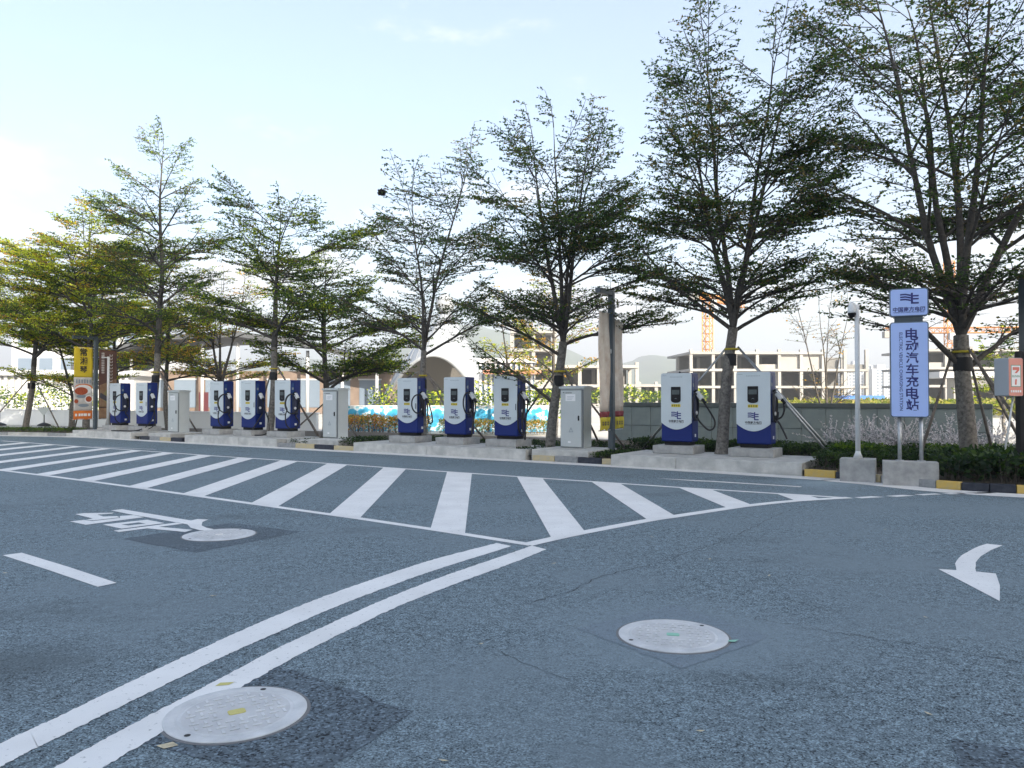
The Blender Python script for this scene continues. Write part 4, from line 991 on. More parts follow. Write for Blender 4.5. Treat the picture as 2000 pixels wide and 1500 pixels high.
# dry leaves on the road
rl = random.Random(21); bb = B()
for (x, y) in [(2.3, 6.9), (1.95, 7.6), (2.9, 4.0), (2.1, 3.9), (.9, 3.7), (-1.9, 15.9), (-.2, 5.0), (3.0, 5.6), (2.6, 3.3), (-2.4, 6.2), (1.6, 8.8), (4.5, 9.3), (-6, 14), (-.3, 3.4), (3.4, 4.6), (.4, 7.4), (-4.6, 7.0)]:
    a = rl.uniform(0, 6.28); s = rl.uniform(.02, .04); c, d = math.cos(a), math.sin(a)
    q = [(-1, 0, .2), (0, .35, 0), (1, 0, .25), (0, -.35, .1)]
    vs = [bb.bm.verts.new((x+(px*c-py*d)*s, y+(px*d+py*c)*s, .006+pz*s*.5)) for px, py, pz in q]
    bb.bm.faces.new(vs)
o = bb.obj('fallen_leaves', DRYLEAF); o['kind'] = 'stuff'

# ------------------------------------------------------------------ trees
def np_mesh(name, V, F, mats, mi=None, tint=None, smooth=False):
    me = bpy.data.meshes.new(name)
    V = np.asarray(V, np.float32); F = np.asarray(F, np.int32); k = F.shape[1]
    me.vertices.add(len(V)); me.vertices.foreach_set('co', V.ravel())
    me.loops.add(F.size); me.loops.foreach_set('vertex_index', F.ravel())
    me.polygons.add(len(F)); me.polygons.foreach_set('loop_start', np.arange(0, F.size, k, dtype=np.int32))
    if mi is not None: me.polygons.foreach_set('material_index', np.asarray(mi, np.int32))
    if smooth: me.polygons.foreach_set('use_smooth', np.ones(len(F), bool))
    for m in mats: me.materials.append(m)
    if tint is not None:
        a = me.attributes.new('tint', 'FLOAT_COLOR', 'POINT')
        a.data.foreach_set('color', np.concatenate([tint, np.ones((len(tint), 1))], 1).astype(np.float32).ravel())
    me.update(calc_edges=True)
    return me

def stick_arrays(P0, P1, r0, r1, n=3):
    """many straight tapered sticks at once -> verts, quads"""
    P0, P1 = np.asarray(P0), np.asarray(P1); m = len(P0)
    d = P1-P0; d /= np.maximum(np.linalg.norm(d, axis=1, keepdims=True), 1e-9)
    ref = np.where(np.abs(d[:, 2:3]) < .9, np.array([[0, 0, 1.0]]), np.array([[1.0, 0, 0]]))
    a = np.cross(d, ref); a /= np.linalg.norm(a, axis=1, keepdims=True); b_ = np.cross(d, a)
    r0 = np.broadcast_to(np.asarray(r0, float), (m,)); r1 = np.broadcast_to(np.asarray(r1, float), (m,))
    V = np.zeros((m, 2*n, 3)); F = np.zeros((m, n, 4), int)
    for k in range(n):
        c, s = math.cos(2*PI*k/n), math.sin(2*PI*k/n)
        off = a*c+b_*s
        V[:, k] = P0+off*r0[:, None]; V[:, n+k] = P1+off*r1[:, None]
        F[:, k] = np.array([k, (k+1) % n, n+(k+1) % n, n+k])
    F += (np.arange(m)*2*n)[:, None, None]
    return V.reshape(-1, 3), F.reshape(-1, 4)

def leaf_arrays(P, Dr, size, nrs, up=0.6):
    """one rhombic leaf per row: position, rough direction, length"""
    m = len(P)
    Dr = Dr + nrs.normal(0, .45, (m, 3)); Dr /= np.linalg.norm(Dr, axis=1, keepdims=True)
    nr = nrs.normal(0, 1, (m, 3))*(1-up); nr[:, 2] += up
    w = np.cross(Dr, nr); w /= np.maximum(np.linalg.norm(w, axis=1, keepdims=True), 1e-9)
    L = size[:, None]
    V = np.stack([P, P+Dr*L*.55+w*L*.27, P+Dr*L, P+Dr*L*.55-w*L*.27], 1)
    return V.reshape(-1, 3), np.arange(m*4).reshape(m, 4)

def tint_from(pal, m, nrs, clump=None):
    cols = np.array([c for c, w in pal]); w = np.array([w for c, w in pal], float); w /= w.sum()
    idx = nrs.choice(len(pal), m, p=w)
    if clump is not None:                                   # neighbouring leaves tend to turn together
        keep = nrs.random(m) < .65
        idx = np.where(keep, clump % len(pal), idx)
    return cols[idx]*nrs.uniform(.72, 1.3, (m, 1))

G_D, G_M, G_L = (.020, .044, .020), (.036, .070, .026), (.062, .105, .032)
Y_1, Y_2, O_1, BR = (.42, .46, .05), (.64, .62, .07), (.55, .30, .06), (.18, .13, .055)
G_Y = (.22, .28, .045)
G_S = (.085, .135, .04)
PAL_DARK = [(G_D, 1.5), (G_M, 4), (G_L, 4), (G_S, 2), (BR, .5)]
PAL_MID = [(G_M, 2), (G_L, 4), (G_S, 4), (G_Y, 2.5), (Y_1, .8), (BR, .6)]
PAL_YEL = [(G_L, 1.5), (G_S, 2), (G_Y, 3.5), (Y_1, 4.5), (Y_2, 3.2), (O_1, .3)]
PAL_ORG = [(G_L, 2), (G_Y, 2), (Y_1, 2.5), (O_1, 2.6), (BR, 1)]

TWIGS, LEAVES = {}, {}
def tree(name, label, loc, H, hf, Rc, seed, pal, trunk_r=.13, lean=(0, 0), leaders=None, dens=1.0, low=None, gap=.30, leaf=.082, group='trees along the charging row', base_tilt=(0, 0), bare=0.0, start=.0, elev=(26, 58), topf=.12, side=None, pexp=.72, thin=1.0):
    rr = random.Random(seed); nrs = np.random.RandomState(seed)
    t = thing(name, label, 'tree', loc, 0.0, group)
    wood = B(); twP0, twP1, twR0, twR1 = [], [], [], []
    lfP, lfD, lfC = [], [], []
    def wander(p, d, L, n, wig, bend):
        pts = [p.copy()]; d = d.normalized()
        for k in range(n):
            d = (d + Vector((rr.uniform(-wig, wig), rr.uniform(-wig, wig), rr.uniform(-wig, wig)*.6 + bend))).normalized()
            pts.append(pts[-1] + d*(L/n))
        return pts
    def on(pts, s):
        f = s*(len(pts)-1); i = min(int(f), len(pts)-2); return pts[i].lerp(pts[i+1], f-i), (pts[i+1]-pts[i]).normalized()
    clump_id = [0]
    def spray(p, d, L):
        """a flat spray: a twig with side twigs that carry rosettes of leaves"""
        clump_id[0] = rr.randrange(1000)
        n = max(2, int(L/.20)); pts = wander(p, d, L, n, .16, .01)
        for k in range(n):
            r = .0075*(1-k/n)+.0028
            twP0.append(tuple(pts[k])); twP1.append(tuple(pts[k+1])); twR0.append(r); twR1.append(r*.85)
            hd = Vector((d.x, d.y, 0)); hd = hd.normalized() if hd.length > 1e-3 else Vector((1, 0, 0))
            for sg_ in (-1, 1):
                if rr.random() < .16: continue
                a = sg_*math.radians(rr.uniform(38, 72))
                q = Matrix.Rotation(a, 3, 'Z') @ hd; q.z += rr.uniform(-.06, .30)
                l2 = (.10 + .30*(1-k/n))*rr.uniform(.6, 1.15)*min(1, L/.6+.4)
                e = pts[k+1] + q.normalized()*l2
                twP0.append(tuple(pts[k+1])); twP1.append(tuple(e)); twR0.append(.0042); twR1.append(.0018)
                nl = max(1, int(l2/.06))
                for j in range(nl+1):
                    c = pts[k+1].lerp(e, (j+.6)/(nl+.6))
                    lowness = max(0.0, 1 - max(0.0, c.z-hf)/2.6)
                    m = rr.choice((3, 4, 5)) if rr.random() > bare + .42*thin*lowness else 0
                    for _ in range(int(m*dens + rr.random())):
                        lfP.append(tuple(c)); lfD.append((q.x+rr.uniform(-.9, .9), q.y+rr.uniform(-.9, .9), rr.uniform(-.25, .55))); lfC.append(clump_id[0])
    def limb(p, d, L, r, lvl):
        n = max(4, int(L/.32)); pts = wander(p, d, L, n, .11, -.012 if lvl == 0 else 0.0)
        rad = [r*(1-.82*(k/n)) + .004 for k in range(n+1)]
        wood.tube(pts, rad, 6 if r > .025 else 4, caps=False)
        ns = max(4, int(L*(1-.22)/ (gap*.40))); sgn = rr.choice((-1, 1))
        for k in range(ns):
            s = .22 + .78*(k+rr.random()*.7)/ns
            if s > 1: s = 1
            c, dd = on(pts, s); sgn = -sgn
            a = sgn*math.radians(rr.uniform(28, 62))
            q = Matrix.Rotation(a, 3, 'Z') @ Vector((dd.x, dd.y, 0)); q = q.normalized() if q.length > 1e-3 else Vector((1, 0, 0))
            q.z = rr.uniform(.06, .45)+.35*max(0, dd.z-.5)
            l2 = L*(.16+.36*(1-s))*rr.uniform(.65, 1.25)+.16
            if l2 > 1.0 and lvl == 0 and rr.random() < .75: limb(c, q, l2*.95, rad[min(int(s*n), n)]*.6, 1)
            else: spray(c, q, min(l2, 1.1))
        spray(pts[-1], (pts[-1]-pts[-2]).normalized(), .5)
        if bare < .5: spray(pts[-2], (pts[-1]-pts[-2]).normalized(), .4)
    # trunk
    n = 7; tp_ = []
    for k in range(n+1):
        s = k/n
        tp_.append(Vector((lean[0]*s + .03*math.sin(s*5+seed), lean[1]*s + .03*math.cos(s*4+seed), hf*s)))
    fl = [trunk_r*(1.32 if k == 0 else 1.06 - .22*k/n) for k in range(n+1)]
    tb = B(); tb.tube([tp_[0]-Vector((0, 0, .15))]+tp_[0:1]+[tp_[0].lerp(tp_[1], .25)]+tp_[1:], [fl[0]*1.1, fl[0], fl[1]*1.04]+fl[1:], 14, caps=True)
    top_r = fl[-1]
    tops = leaders or [(0, 0, 1.0)]
    golden = rr.uniform(0, 6)
    for (az, tilt, hh) in tops:
        Lh = (H*hh-hf)/max(.5, math.cos(math.radians(tilt)))
        d = Vector((math.cos(math.radians(az))*math.sin(math.radians(tilt)), math.sin(math.radians(az))*math.sin(math.radians(tilt)), math.cos(math.radians(tilt))))
        nn = max(6, int(Lh/.45)); pts = wander(tp_[-1] - d*.05, d, Lh, nn, .05, .014)
        r0 = top_r*(1.0 if len(tops) == 1 else .58)
        rad = [r0*(1-k/nn)**.9+.007 for k in range(nn+1)]
        wood.tube(pts, rad, 9, caps=False)
        cnt = int(Lh/(gap*(1.0 if len(tops) == 1 else 1.35)))
        for k in range(cnt):
            ts = 4 if len(tops) == 1 else 3
            tier = k//ts; ntier = max(1, math.ceil(cnt/ts))
            s = start + (1-start)*(tier + .12 + .10*(k % ts) + rr.uniform(0, .25))/ntier
            if s >= .985: continue
            c, dd = on(pts, s); golden += 2.4 + rr.uniform(-.5, .5)
            if len(tops) > 1 and rr.random() < .6:             # leaders branch mostly outwards
                golden = math.radians(az)+rr.uniform(-1.7, 1.7)
            prof = (.62+.38*min(1, s/.22))*(1-s)**pexp + topf
            L = Rc*prof*rr.uniform(.72, 1.15)*(1.0 if len(tops) == 1 else .82)
            if side: L *= 1 + side[1]*math.cos(golden-math.radians(side[0]))
            el = math.radians(elev[0]+(elev[1]-elev[0])*s+rr.uniform(-9, 9))
            q = Vector((math.cos(golden)*math.cos(el), math.sin(golden)*math.cos(el), math.sin(el)))
            limb(c, q, L, min(rad[min(int(s*nn), nn)]*.5, .05*(L/2.4)**.8), 0)
        limb(pts[-1], d+Vector((0, 0, .4)), .6, .012, 1)
    for (az, el, z, L, r) in (low or []):
        c, dd = on(tp_, min(1, z/hf)); a, e = math.radians(az), math.radians(el)
        limb(c, Vector((math.cos(a)*math.cos(e), math.sin(a)*math.cos(e), math.sin(e))), L, r, 0)
    tr = tb.obj('trunk', BARK, t)
    wood.obj('limbs', LIMB, t)
    tv, tf = stick_arrays(twP0, twP1, twR0, twR1, 3)
    P = np.array(lfP); m = len(P)
    lv, lf_ = leaf_arrays(P, np.array(lfD), nrs.uniform(.7, 1.25, m)*leaf, nrs, .45)
    tint = np.repeat(tint_from(pal, m, nrs, np.array(lfC)), 4, 0)
    V = np.concatenate([tv, lv]); F = np.concatenate([tf, lf_+len(tv)])
    T = np.concatenate([np.full((len(tv), 3), .05), tint])
    mi = np.concatenate([np.zeros(len(tf), int), np.ones(len(lf_), int)])
    link('crown', np_mesh('crown', V, F, [TWIG, LEAF], mi, T), t)
    TWIGS[seed] = np.array(twP0) + np.array(loc)
    LEAVES[seed] = m
    return t

def support(label, loc, ztie, r, feet, trunk_r=.13, lean=(0, 0), m=None):
    t = thing('tree_support', label, 'tree stakes', loc, 0.0, 'timber props round the trees')
    for a, rad in feet:
        ca, sa = math.cos(math.radians(a)), math.sin(math.radians(a))
        bb = B(); bb.tube([(ca*rad, sa*rad, 0.0), (lean[0]+ca*(trunk_r+.03)*.9, lean[1]+sa*(trunk_r+.03)*.9, ztie+.05)], [.032, .026], 7); bb.obj('prop', m or STAKE, t)
    bb = B(); bb.lathe([(trunk_r+.035, ztie-.03), (trunk_r+.05, ztie-.02), (trunk_r+.05, ztie+.01), (trunk_r+.035, ztie+.02)], (lean[0], lean[1], 0), 14); bb.obj('tie', TIE, t)
    bb = B(); bb.lathe([(trunk_r+.01, ztie-.40), (trunk_r+.016, ztie-.38), (trunk_r+.016, ztie-.14), (trunk_r+.01, ztie-.12)], (lean[0]*.9, lean[1]*.9, 0), 14); bb.obj('sleeve', SLEEVE, t)

ZB = .11
tree('tree', 'big dark tree with three thick forks behind the charging station sign, at the right edge', (9.22, 15.55, ZB), 11.0, 2.75, 3.4, 108, PAL_DARK, .165, (-.05, .1),
     leaders=[(165, 17, .92), (40, 9, 1.0), (-10, 26, .93), (100, 14, .95), (-100, 12, .9)], dens=.36, gap=.38, leaf=.078, pexp=.42, topf=.16, low=[(175, 50, 2.1, 2.9, .06), (5, 42, 2.0, 2.6, .06)])
tree('tree', 'tall dark tree with a leaning trunk standing between the two nearest chargers', (4.93, 18.22, .25), 9.9, 3.0, 3.2, 71, PAL_DARK, .135, (.33, .05),
     leaders=[(175, 7, 1.0), (20, 10, .97), (120, 15, .90), (-60, 13, .9)], dens=.44, gap=.36, leaf=.076, pexp=.42, topf=.16, low=[(172, 38, 2.95, 3.0, .05), (8, 33, 2.9, 3.0, .05)])
tree('tree', 'dark tree forking above the grey cabinet and banner pole', (1.02, 20.82, ZB), 9.2, 3.0, 3.1, 66, PAL_DARK, .132, (.35, .05),
     leaders=[(100, 4, 1.0), (200, 12, .9), (-20, 12, .93), (60, 16, .84)], dens=.44, gap=.35, leaf=.076, pexp=.45, topf=.16, low=[(185, 34, 2.6, 3.0, .045), (0, 28, 2.9, 3.0, .045), (178, 45, 1.3, 2.6, .045)])
tree('tree', 'sparse dark tree with one straight stem rising behind the three middle chargers', (-2.68, 23.2, ZB), 9.2, 2.9, 3.1, 52, PAL_DARK, .10, (0, 0), dens=.36, gap=.33, bare=.25, pexp=.45, topf=.14,
     leaders=[(90, 1, .86), (25, 9, 1.0)], low=[(180, 38, 2.9, 2.8, .04), (10, 30, 2.75, 2.9, .04)], elev=(38, 56))
tree('tree', 'mid green flat topped tree whose thin trunk stands between two chargers', (-8.51, 27.0, ZB), 7.9, 3.3, 3.3, 43, PAL_MID, .122, (.18, 0), dens=.5, gap=.37, pexp=.5, elev=(24, 46), topf=.34)
tree('tree', 'tallest olive tree of the left half, its straight trunk beside the second farthest charger', (-14.45, 30.9, ZB), 11.9, 3.3, 3.4, 35, PAL_MID, .138, (.15, 0), dens=.45, gap=.36, pexp=.6, elev=(28, 56))
tree('tree', 'yellow green tree rising behind the yellow restaurant banner', (-18.6, 33.6, ZB), 9.4, 3.2, 4.4, 29, PAL_YEL, .145, (.1, 0), dens=.62, gap=.34, pexp=.6, elev=(26, 52), topf=.2)
tree('tree', 'yellow green tree at the far left edge with a brown bare trunk', (-23.2, 36.7, ZB), 7.6, 3.0, 4.2, 17, PAL_YEL, .135, (.35, 0), dens=.66, gap=.34, pexp=.6, elev=(22, 50), topf=.25)
# second line of smaller trees
G2 = 'smaller trees in the second line'
tree('tree', 'small tree with olive layers behind the grey cabinet left of the blue hoarding', (-7.05, 28.9, 0), 6.6, 1.5, 3.7, 63, PAL_MID, .14, (.1, 0), dens=.6, gap=.34, group=G2, elev=(18, 45), topf=.2)
tree('tree', 'small orange tinged tree with a low fork behind the charger right of the farthest cabinet', (-12.6, 33.2, 0), 6.8, 1.9, 3.6, 44, PAL_ORG, .13, (0, 0), leaders=[(150, 10, .9), (20, 12, 1.0), (90, 3, .95)], dens=.5, gap=.40, group=G2, elev=(20, 48))
tree('tree', 'small orange tinged tree just right of the tallest left trunk', (-15.6, 34.8, 0), 6.6, 2.2, 3.5, 33, PAL_ORG, .11, (-.1, 0), dens=.5, gap=.38, group=G2, elev=(22, 48))
tree('tree', 'small leaning yellow tree behind the brown banner', (-20.6, 39.2, 0), 7.4, 2.2, 4.2, 22, PAL_YEL, .12, (.4, 0), dens=.6, gap=.38, group=G2, elev=(22, 48))
tree('tree', 'small yellow tree with a low fork left of the yellow banner', (-21.6, 37.6, 0), 6.8, 1.4, 4.0, 13, PAL_YEL, .14, (.15, 0), leaders=[(160, 18, .9), (20, 16, 1.0)], dens=.6, gap=.40, group=G2, elev=(20, 46))
tree('tree', 'yellow green tree at the extreme left edge, mostly cut off', (-29.5, 40.5, 0), 9.0, 2.2, 4.2, 18, PAL_YEL, .15, (0, 0), dens=.6, gap=.42, group=G2, elev=(22, 50))
tree('tree', 'small yellowing tree behind the dark forked tree by the banner pole', (1.75, 31.0, 0), 6.0, 1.6, 2.3, 62, PAL_ORG, .10, (0, 0), dens=.65, gap=.36, group=G2, elev=(24, 54), bare=.2)
tree('tree', 'thin yellow leaved young tree left of the dark forked trunk', (-.1, 34.5, 0), 5.6, 1.2, 2.2, 58, PAL_YEL, .08, (0, 0), dens=.55, gap=.4, group=G2, elev=(24, 54), bare=.3)
tree('tree', 'bare multi stemmed young tree behind the stone wall left of the camera mast', (11.6, 28.4, 0), 5.4, .5, 1.5, 161, [(BR, 3), (G_M, 1), (O_1, 1)], .07, (0, 0), leaders=[(10, 12, .9), (150, 13, 1.0), (60, 5, .95), (-120, 9, .85)], dens=.25, gap=.6, group=G2, bare=.65, elev=(40, 60))
tree('tree', 'bushy green tree in sunlight behind the shop sign', (20.8, 32.5, 0), 3.6, .7, 1.9, 196, PAL_MID, .08, (0, 0), dens=1.0, gap=.36, group=G2)

def foot(loc, u, v):
    p = R(u, v); dx, dy = p.x-loc[0], p.y-loc[1]
    return (math.degrees(math.atan2(dy, dx)), math.hypot(dx, dy))
def props(label, loc, ztie, feet, tr, lean, m=None):
    support(label, loc, ztie, .2, [foot(loc, *f) for f in feet], tr, lean, m)
support('props round the big dark tree behind the station sign', (9.22, 15.55, ZB), 2.42, .2, [(172, 1.0), (-80, 2.1), (25, .9), (-3, 1.35)], .16, (-.05, .08))
props('props round the leaning trunk between the two nearest chargers', (4.93, 18.22, .25), 2.5, [(3.3, 1.25), (8.0, .98), (8.05, 1.25)], .125, (.30, .05), STEEL)
props('props round the dark forked tree by the banner pole', (1.02, 20.82, ZB), 2.2, [(-.95, .95), (2.95, 1.15), (1.9, 1.7)], .12, (.28, .04))
props('props round the slender trunk behind the middle chargers', (-2.68, 23.2, ZB), 2.15, [(-5.05, .95), (-2.1, .9), (-1.7, 1.5)], .09, (0, 0))
props('props round the thin trunk left of the blue hoarding', (-8.51, 27.0, ZB), 2.5, [(-12.1, .95), (-8.4, .95), (-9.2, 1.6)], .115, (.14, 0))
props('props round the tallest trunk of the left half', (-14.45, 30.9, ZB), 2.5, [(-19.4, .95), (-15.7, .95), (-16.2, 1.6)], .13, (.12, 0))
props('props round the trunk behind the yellow banner', (-18.6, 33.6, ZB), 2.4, [(-24.4, .9), (-21.0, 1.1), (-21.5, 1.7)], .15, (.08, 0))
support('props round the trunk at the far left edge', (-23.2, 36.7, ZB), 2.3, .2, [(195, 1.7), (-10, 1.8), (-60, 1.7)], .15, (.26, 0))
support('props round the small tree behind the cabinet left of the hoarding', (-7.05, 28.9, 0), 1.3, .2, [(185, 1.5), (-15, 1.5), (-60, 1.2)], .13, (.1, 0))

# nest in the sparse tree
nb = B(); rn = random.Random(5)
for k in range(160):
    a, e = rn.uniform(0, 6.28), rn.uniform(-1.2, 1.0); p = Vector((math.cos(a)*math.cos(e), math.sin(a)*math.cos(e), math.sin(e)*.8))*.085
    d = Vector((rn.uniform(-1, 1), rn.uniform(-1, 1), rn.uniform(-.5, .5))).normalized()*.07
    nb.tube([p-d, p+d], .011, 3)
prop(nb.obj('bird_nest', NEST, None, tuple(TWIGS[52][np.argmin(np.linalg.norm(TWIGS[52]-np.array([-4.25, 22.9, 7.66]), axis=1))])), 'small dark bird nest high on the left of the sparse tree', 'nest')

# ------------------------------------------------------------------ low planting
def shrub_mass(name, poly, zfun, count, leaf, pal, seed, stick=True, up=.35):
    nrs = np.random.RandomState(seed)
    P = np.array([(p[0], p[1]) for p in poly]); lo, hi = P.min(0), P.max(0)
    pts = []
    while sum(len(x) for x in pts) < count:
        q = nrs.uniform(lo, hi, (count*2, 2)); inside = np.zeros(len(q), bool)
        for i in range(len(P)):
            a, b_ = P[i], P[(i+1) % len(P)]
            c = ((a[1] > q[:, 1]) != (b_[1] > q[:, 1])) & (q[:, 0] < (b_[0]-a[0])*(q[:, 1]-a[1])/(b_[1]-a[1]+1e-12)+a[0])
            inside ^= c
        pts.append(q[inside])
    q = np.concatenate(pts)[:count]
    z0, z1 = zfun(q)
    t = nrs.beta(2.2, 1.0, count); z = z0+(z1-z0)*t
    p3 = np.column_stack([q, z])
    d = nrs.normal(0, 1, (count, 3)); d[:, 2] = np.abs(d[:, 2])*.5
    V, F = leaf_arrays(p3, d, nrs.uniform(.65, 1.3, count)*leaf, nrs, up)
    cl = (np.floor(q[:, 0]*3.1)*7 + np.floor(q[:, 1]*2.7)*13).astype(int)
    T = np.repeat(tint_from(pal, count, nrs, np.abs(cl)), 4, 0)
    mi = np.ones(len(F), int)
    if stick:
        ns = count//14; k = nrs.choice(count, ns, replace=False)
        s0 = p3[k].copy(); s0[:, 2] = z0[k] if hasattr(z0, '__len__') else z0; s0[:, :2] += nrs.normal(0, .05, (ns, 2))
        sv, sf = stick_arrays(s0, p3[k], .006, .003, 3)
        F = np.concatenate([sf, F+len(sv)]); V = np.concatenate([sv, V]); T = np.concatenate([np.full((len(sv), 3), .05), T]); mi = np.concatenate([np.zeros(len(sf), int), mi])
    o = link(name, np_mesh(name, V, F, [TWIG, LEAF], mi, T)); o['kind'] = 'stuff'
    return o
def lumpy(z0, h, s, amp, seed):
    def f(q):
        n = np.array([mnoise.noise((x*s+seed, y*s, 0)) for x, y in q])
        return np.full(len(q), z0), h+amp*n
    return f
HEDGE = [((.014, .032, .017), 4), ((.028, .055, .024), 4), ((.055, .09, .03), 2)]
HEDGE_L = [((.05, .10, .02), 3), ((.11, .17, .025), 3), ((.03, .055, .018), 2)]
def uv(l): return [R(u, v)[:2] for u, v in l]
shrub_mass('hedge', uv([(2.9, .95), (7.9, 1.0), (7.9, 2.6), (2.9, 2.6)]), lumpy(.1, .48, 1.3, .1, 2), 15000, .06, HEDGE, 1)
shrub_mass('hedge', uv([(2.85, -.85), (3.5, -.85), (3.5, .9), (2.85, .9)]), lumpy(.1, .26, 2, .06, 5), 1900, .055, HEDGE, 2)
shrub_mass('hedge', uv([(-5.0, 1.0), (2.8, 1.0), (2.8, 1.9), (-5.0, 1.9)]), lumpy(.1, .34, 1.5, .12, 7), 6500, .06, HEDGE, 3)
shrub_mass('hedge', uv([(.6, -.8), (1.1, -.8), (1.1, .9), (.6, .9)]), lumpy(.1, .28, 2, .06, 9), 1200, .055, HEDGE, 4)
# broad leaved shrubs near the kerb on the right
shrub_mass('broad_leaved_shrubs', [(7.62, 13.62), (8.1, 13.2), (8.8, 12.82), (9.6, 12.45), (12.0, 11.9), (13.0, 15.0), (9.6, 16.4), (7.95, 14.6)], lumpy(.1, .56, 1.1, .15, 3), 9500, .125, HEDGE, 5)
shrub_mass('hedge', uv([(7.95, -.9), (8.7, -.95), (10.8, .6), (12.5, 1.2), (12.5, 2.4), (8.0, 2.4)]), lumpy(.1, .47, 1.3, .14, 12), 11000, .075, HEDGE, 6)
shrub_mass('yellow_green_shrub', uv([(8.05, .35), (9.0, .3), (9.1, 1.2), (8.05, 1.3)]), lumpy(.12, .56, 1.5, .08, 15), 2300, .06, HEDGE_L, 7)
shrub_mass('yellow_green_shrub', uv([(9.9, 1.3), (12.0, 1.5), (12.0, 2.0), (9.9, 1.9)]), lumpy(.12, .58, 1.5, .08, 17), 1900, .06, HEDGE_L, 8)
shrub_mass('hedge', uv([(-8.2, -.75), (-7.3, -.75), (-7.3, .9), (-8.2, .9)]), lumpy(.1, .22, 2, .06, 19), 900, .055, HEDGE, 9)
shrub_mass('hedge', uv([(-5.85, -.75), (-5.05, -.75), (-5.05, .9), (-5.85, .9)]), lumpy(.1, .36, 2, .1, 21), 1500, .06, HEDGE, 10)
shrub_mass('croton_shrubs', [(-7.8, 34.0), (-3.6, 33.2), (-3.6, 34.6), (-7.8, 35.4)], lumpy(0, .75, 1.2, .2, 23), 5200, .085, [((.50, .17, .06), 3), ((.52, .32, .08), 3), ((.12, .16, .04), 2)], 11)
shrub_mass('croton_shrubs', [(-3.2, 33.4), (1.6, 32.6), (1.6, 33.8), (-3.2, 34.6)], lumpy(0, .6, 1.2, .2, 25), 4200, .085, [((.34, .26, .06), 3), ((.36, .2, .05), 2), ((.10, .14, .03), 3)], 12)
shrub_mass('grass_verge', [(-33, 35.2), (-25, 33.35), (-18.2, 31.9), (-18.4, 33.6), (-25, 35.2), (-33, 37)], lumpy(.1, .28, 1.2, .06, 27), 9000, .06, HEDGE_L, 13)

# fountain grass with pale plumes in front of the wall
def fountain_grass(name, spots, seed):
    rr = random.Random(seed); P0, P1, r0, r1, T = [], [], [], [], []
    L, LD, LT = [], [], []
    for (x, y) in spots:
        for k in range(rr.randint(24, 34)):
            a = rr.uniform(0, 2*PI); tilt = rr.uniform(.05, .75); l = rr.uniform(.35, .8)
            p = Vector((x+rr.uniform(-.08, .08), y+rr.uniform(-.08, .08), .1)); d = Vector((math.cos(a)*tilt, math.sin(a)*tilt, 1)).normalized()
            plume = rr.random() < .22
            if plume: l *= 1.45
            c = (.17, .15, .155) if rr.random() < .6 else (.06, .07, .045)
            for j in range(5):
                e = p+d*(l/5); P0.append(tuple(p)); P1.append(tuple(e)); r0.append(.0042*(1-j*.16)); r1.append(.0042*(1-(j+1)*.16)); T.append(c)
                if plume and j >= 3:
                    for q in range(22):
                        c2 = p.lerp(e, rr.random()); L.append(tuple(c2)); LD.append((d.x+rr.uniform(-.6, .6), d.y+rr.uniform(-.6, .6), d.z+rr.uniform(-.6, .6))); LT.append((.74, .72, .74))
                p = e; d = (d+Vector((math.cos(a)*.16*tilt*2, math.sin(a)*.16*tilt*2, -.17*(.3+tilt)))).normalized()
    sv, sf = stick_arrays(P0, P1, r0, r1, 3); st = np.repeat(np.array(T), 6, 0)
    nrs = np.random.RandomState(seed); lv, lf_ = leaf_arrays(np.array(L), np.array(LD), nrs.uniform(.03, .05, len(L)), nrs, .1)
    lv = lv.reshape(-1, 4, 3); mid = lv.mean(1, keepdims=True); lv = lv.reshape(-1, 3)
    lt = np.repeat(np.array(LT)*nrs.uniform(.7, 1.15, (len(LT), 1)), 4, 0)
    V = np.concatenate([sv, lv]); F = np.concatenate([sf, lf_+len(sv)])
    o = link(name, np_mesh(name, V, F, [PLUME], None, np.concatenate([st, lt]))); o['kind'] = 'stuff'
rg = random.Random(8)
fountain_grass('fountain_grass', [tuple(R(rg.uniform(7.6, 14.4), rg.uniform(2.5, 4.8)))[:2] for _ in range(84)], 3)
fountain_grass('fountain_grass', [tuple(R(rg.uniform(12.5, 15.5), rg.uniform(1.8, 3.6)))[:2] for _ in range(16)], 4)

# ------------------------------------------------------------------ beyond the bed
hd = thing('hoarding', 'low printed hoarding in blue and white behind the middle chargers', 'hoarding', (-8.2, 36.2, 0), math.radians(-6))
rh = random.Random(2)
for k in range(5):
    bb = B(); bb.box(0, 2.0, 0, .05, 0, 1.16, bev=.005, seg=1); bb.obj('panel', HOARD, hd, (k*2.04, 0, 0.02))
    bb = B(); bb.box(-.03, .03, .02, .1, 0, 1.22); bb.obj('post', WHITE_M, hd, (k*2.04-.02, .03, 0))
bb = B(); bb.box(0, 10.2, -.02, .07, 1.183, 1.22); bb.obj('top_rail', WHITE_M, hd)
lw = thing('low_white_wall', 'long low white wall behind the left trees', 'wall', (-34, 47.5, 0), math.atan2(-12.5, 25.2))
for k in range(14):
    bb = B(); bb.box(k*2.0+.005, k*2.0+1.995, 0, .15, -.02, .84, bev=.01); bb.obj('panel', WHITE, lw)
bb = B(); bb.box(-.05, 28.05, -.04, .19, .843, .90, bev=.01); bb.obj('coping', WHITE, lw)

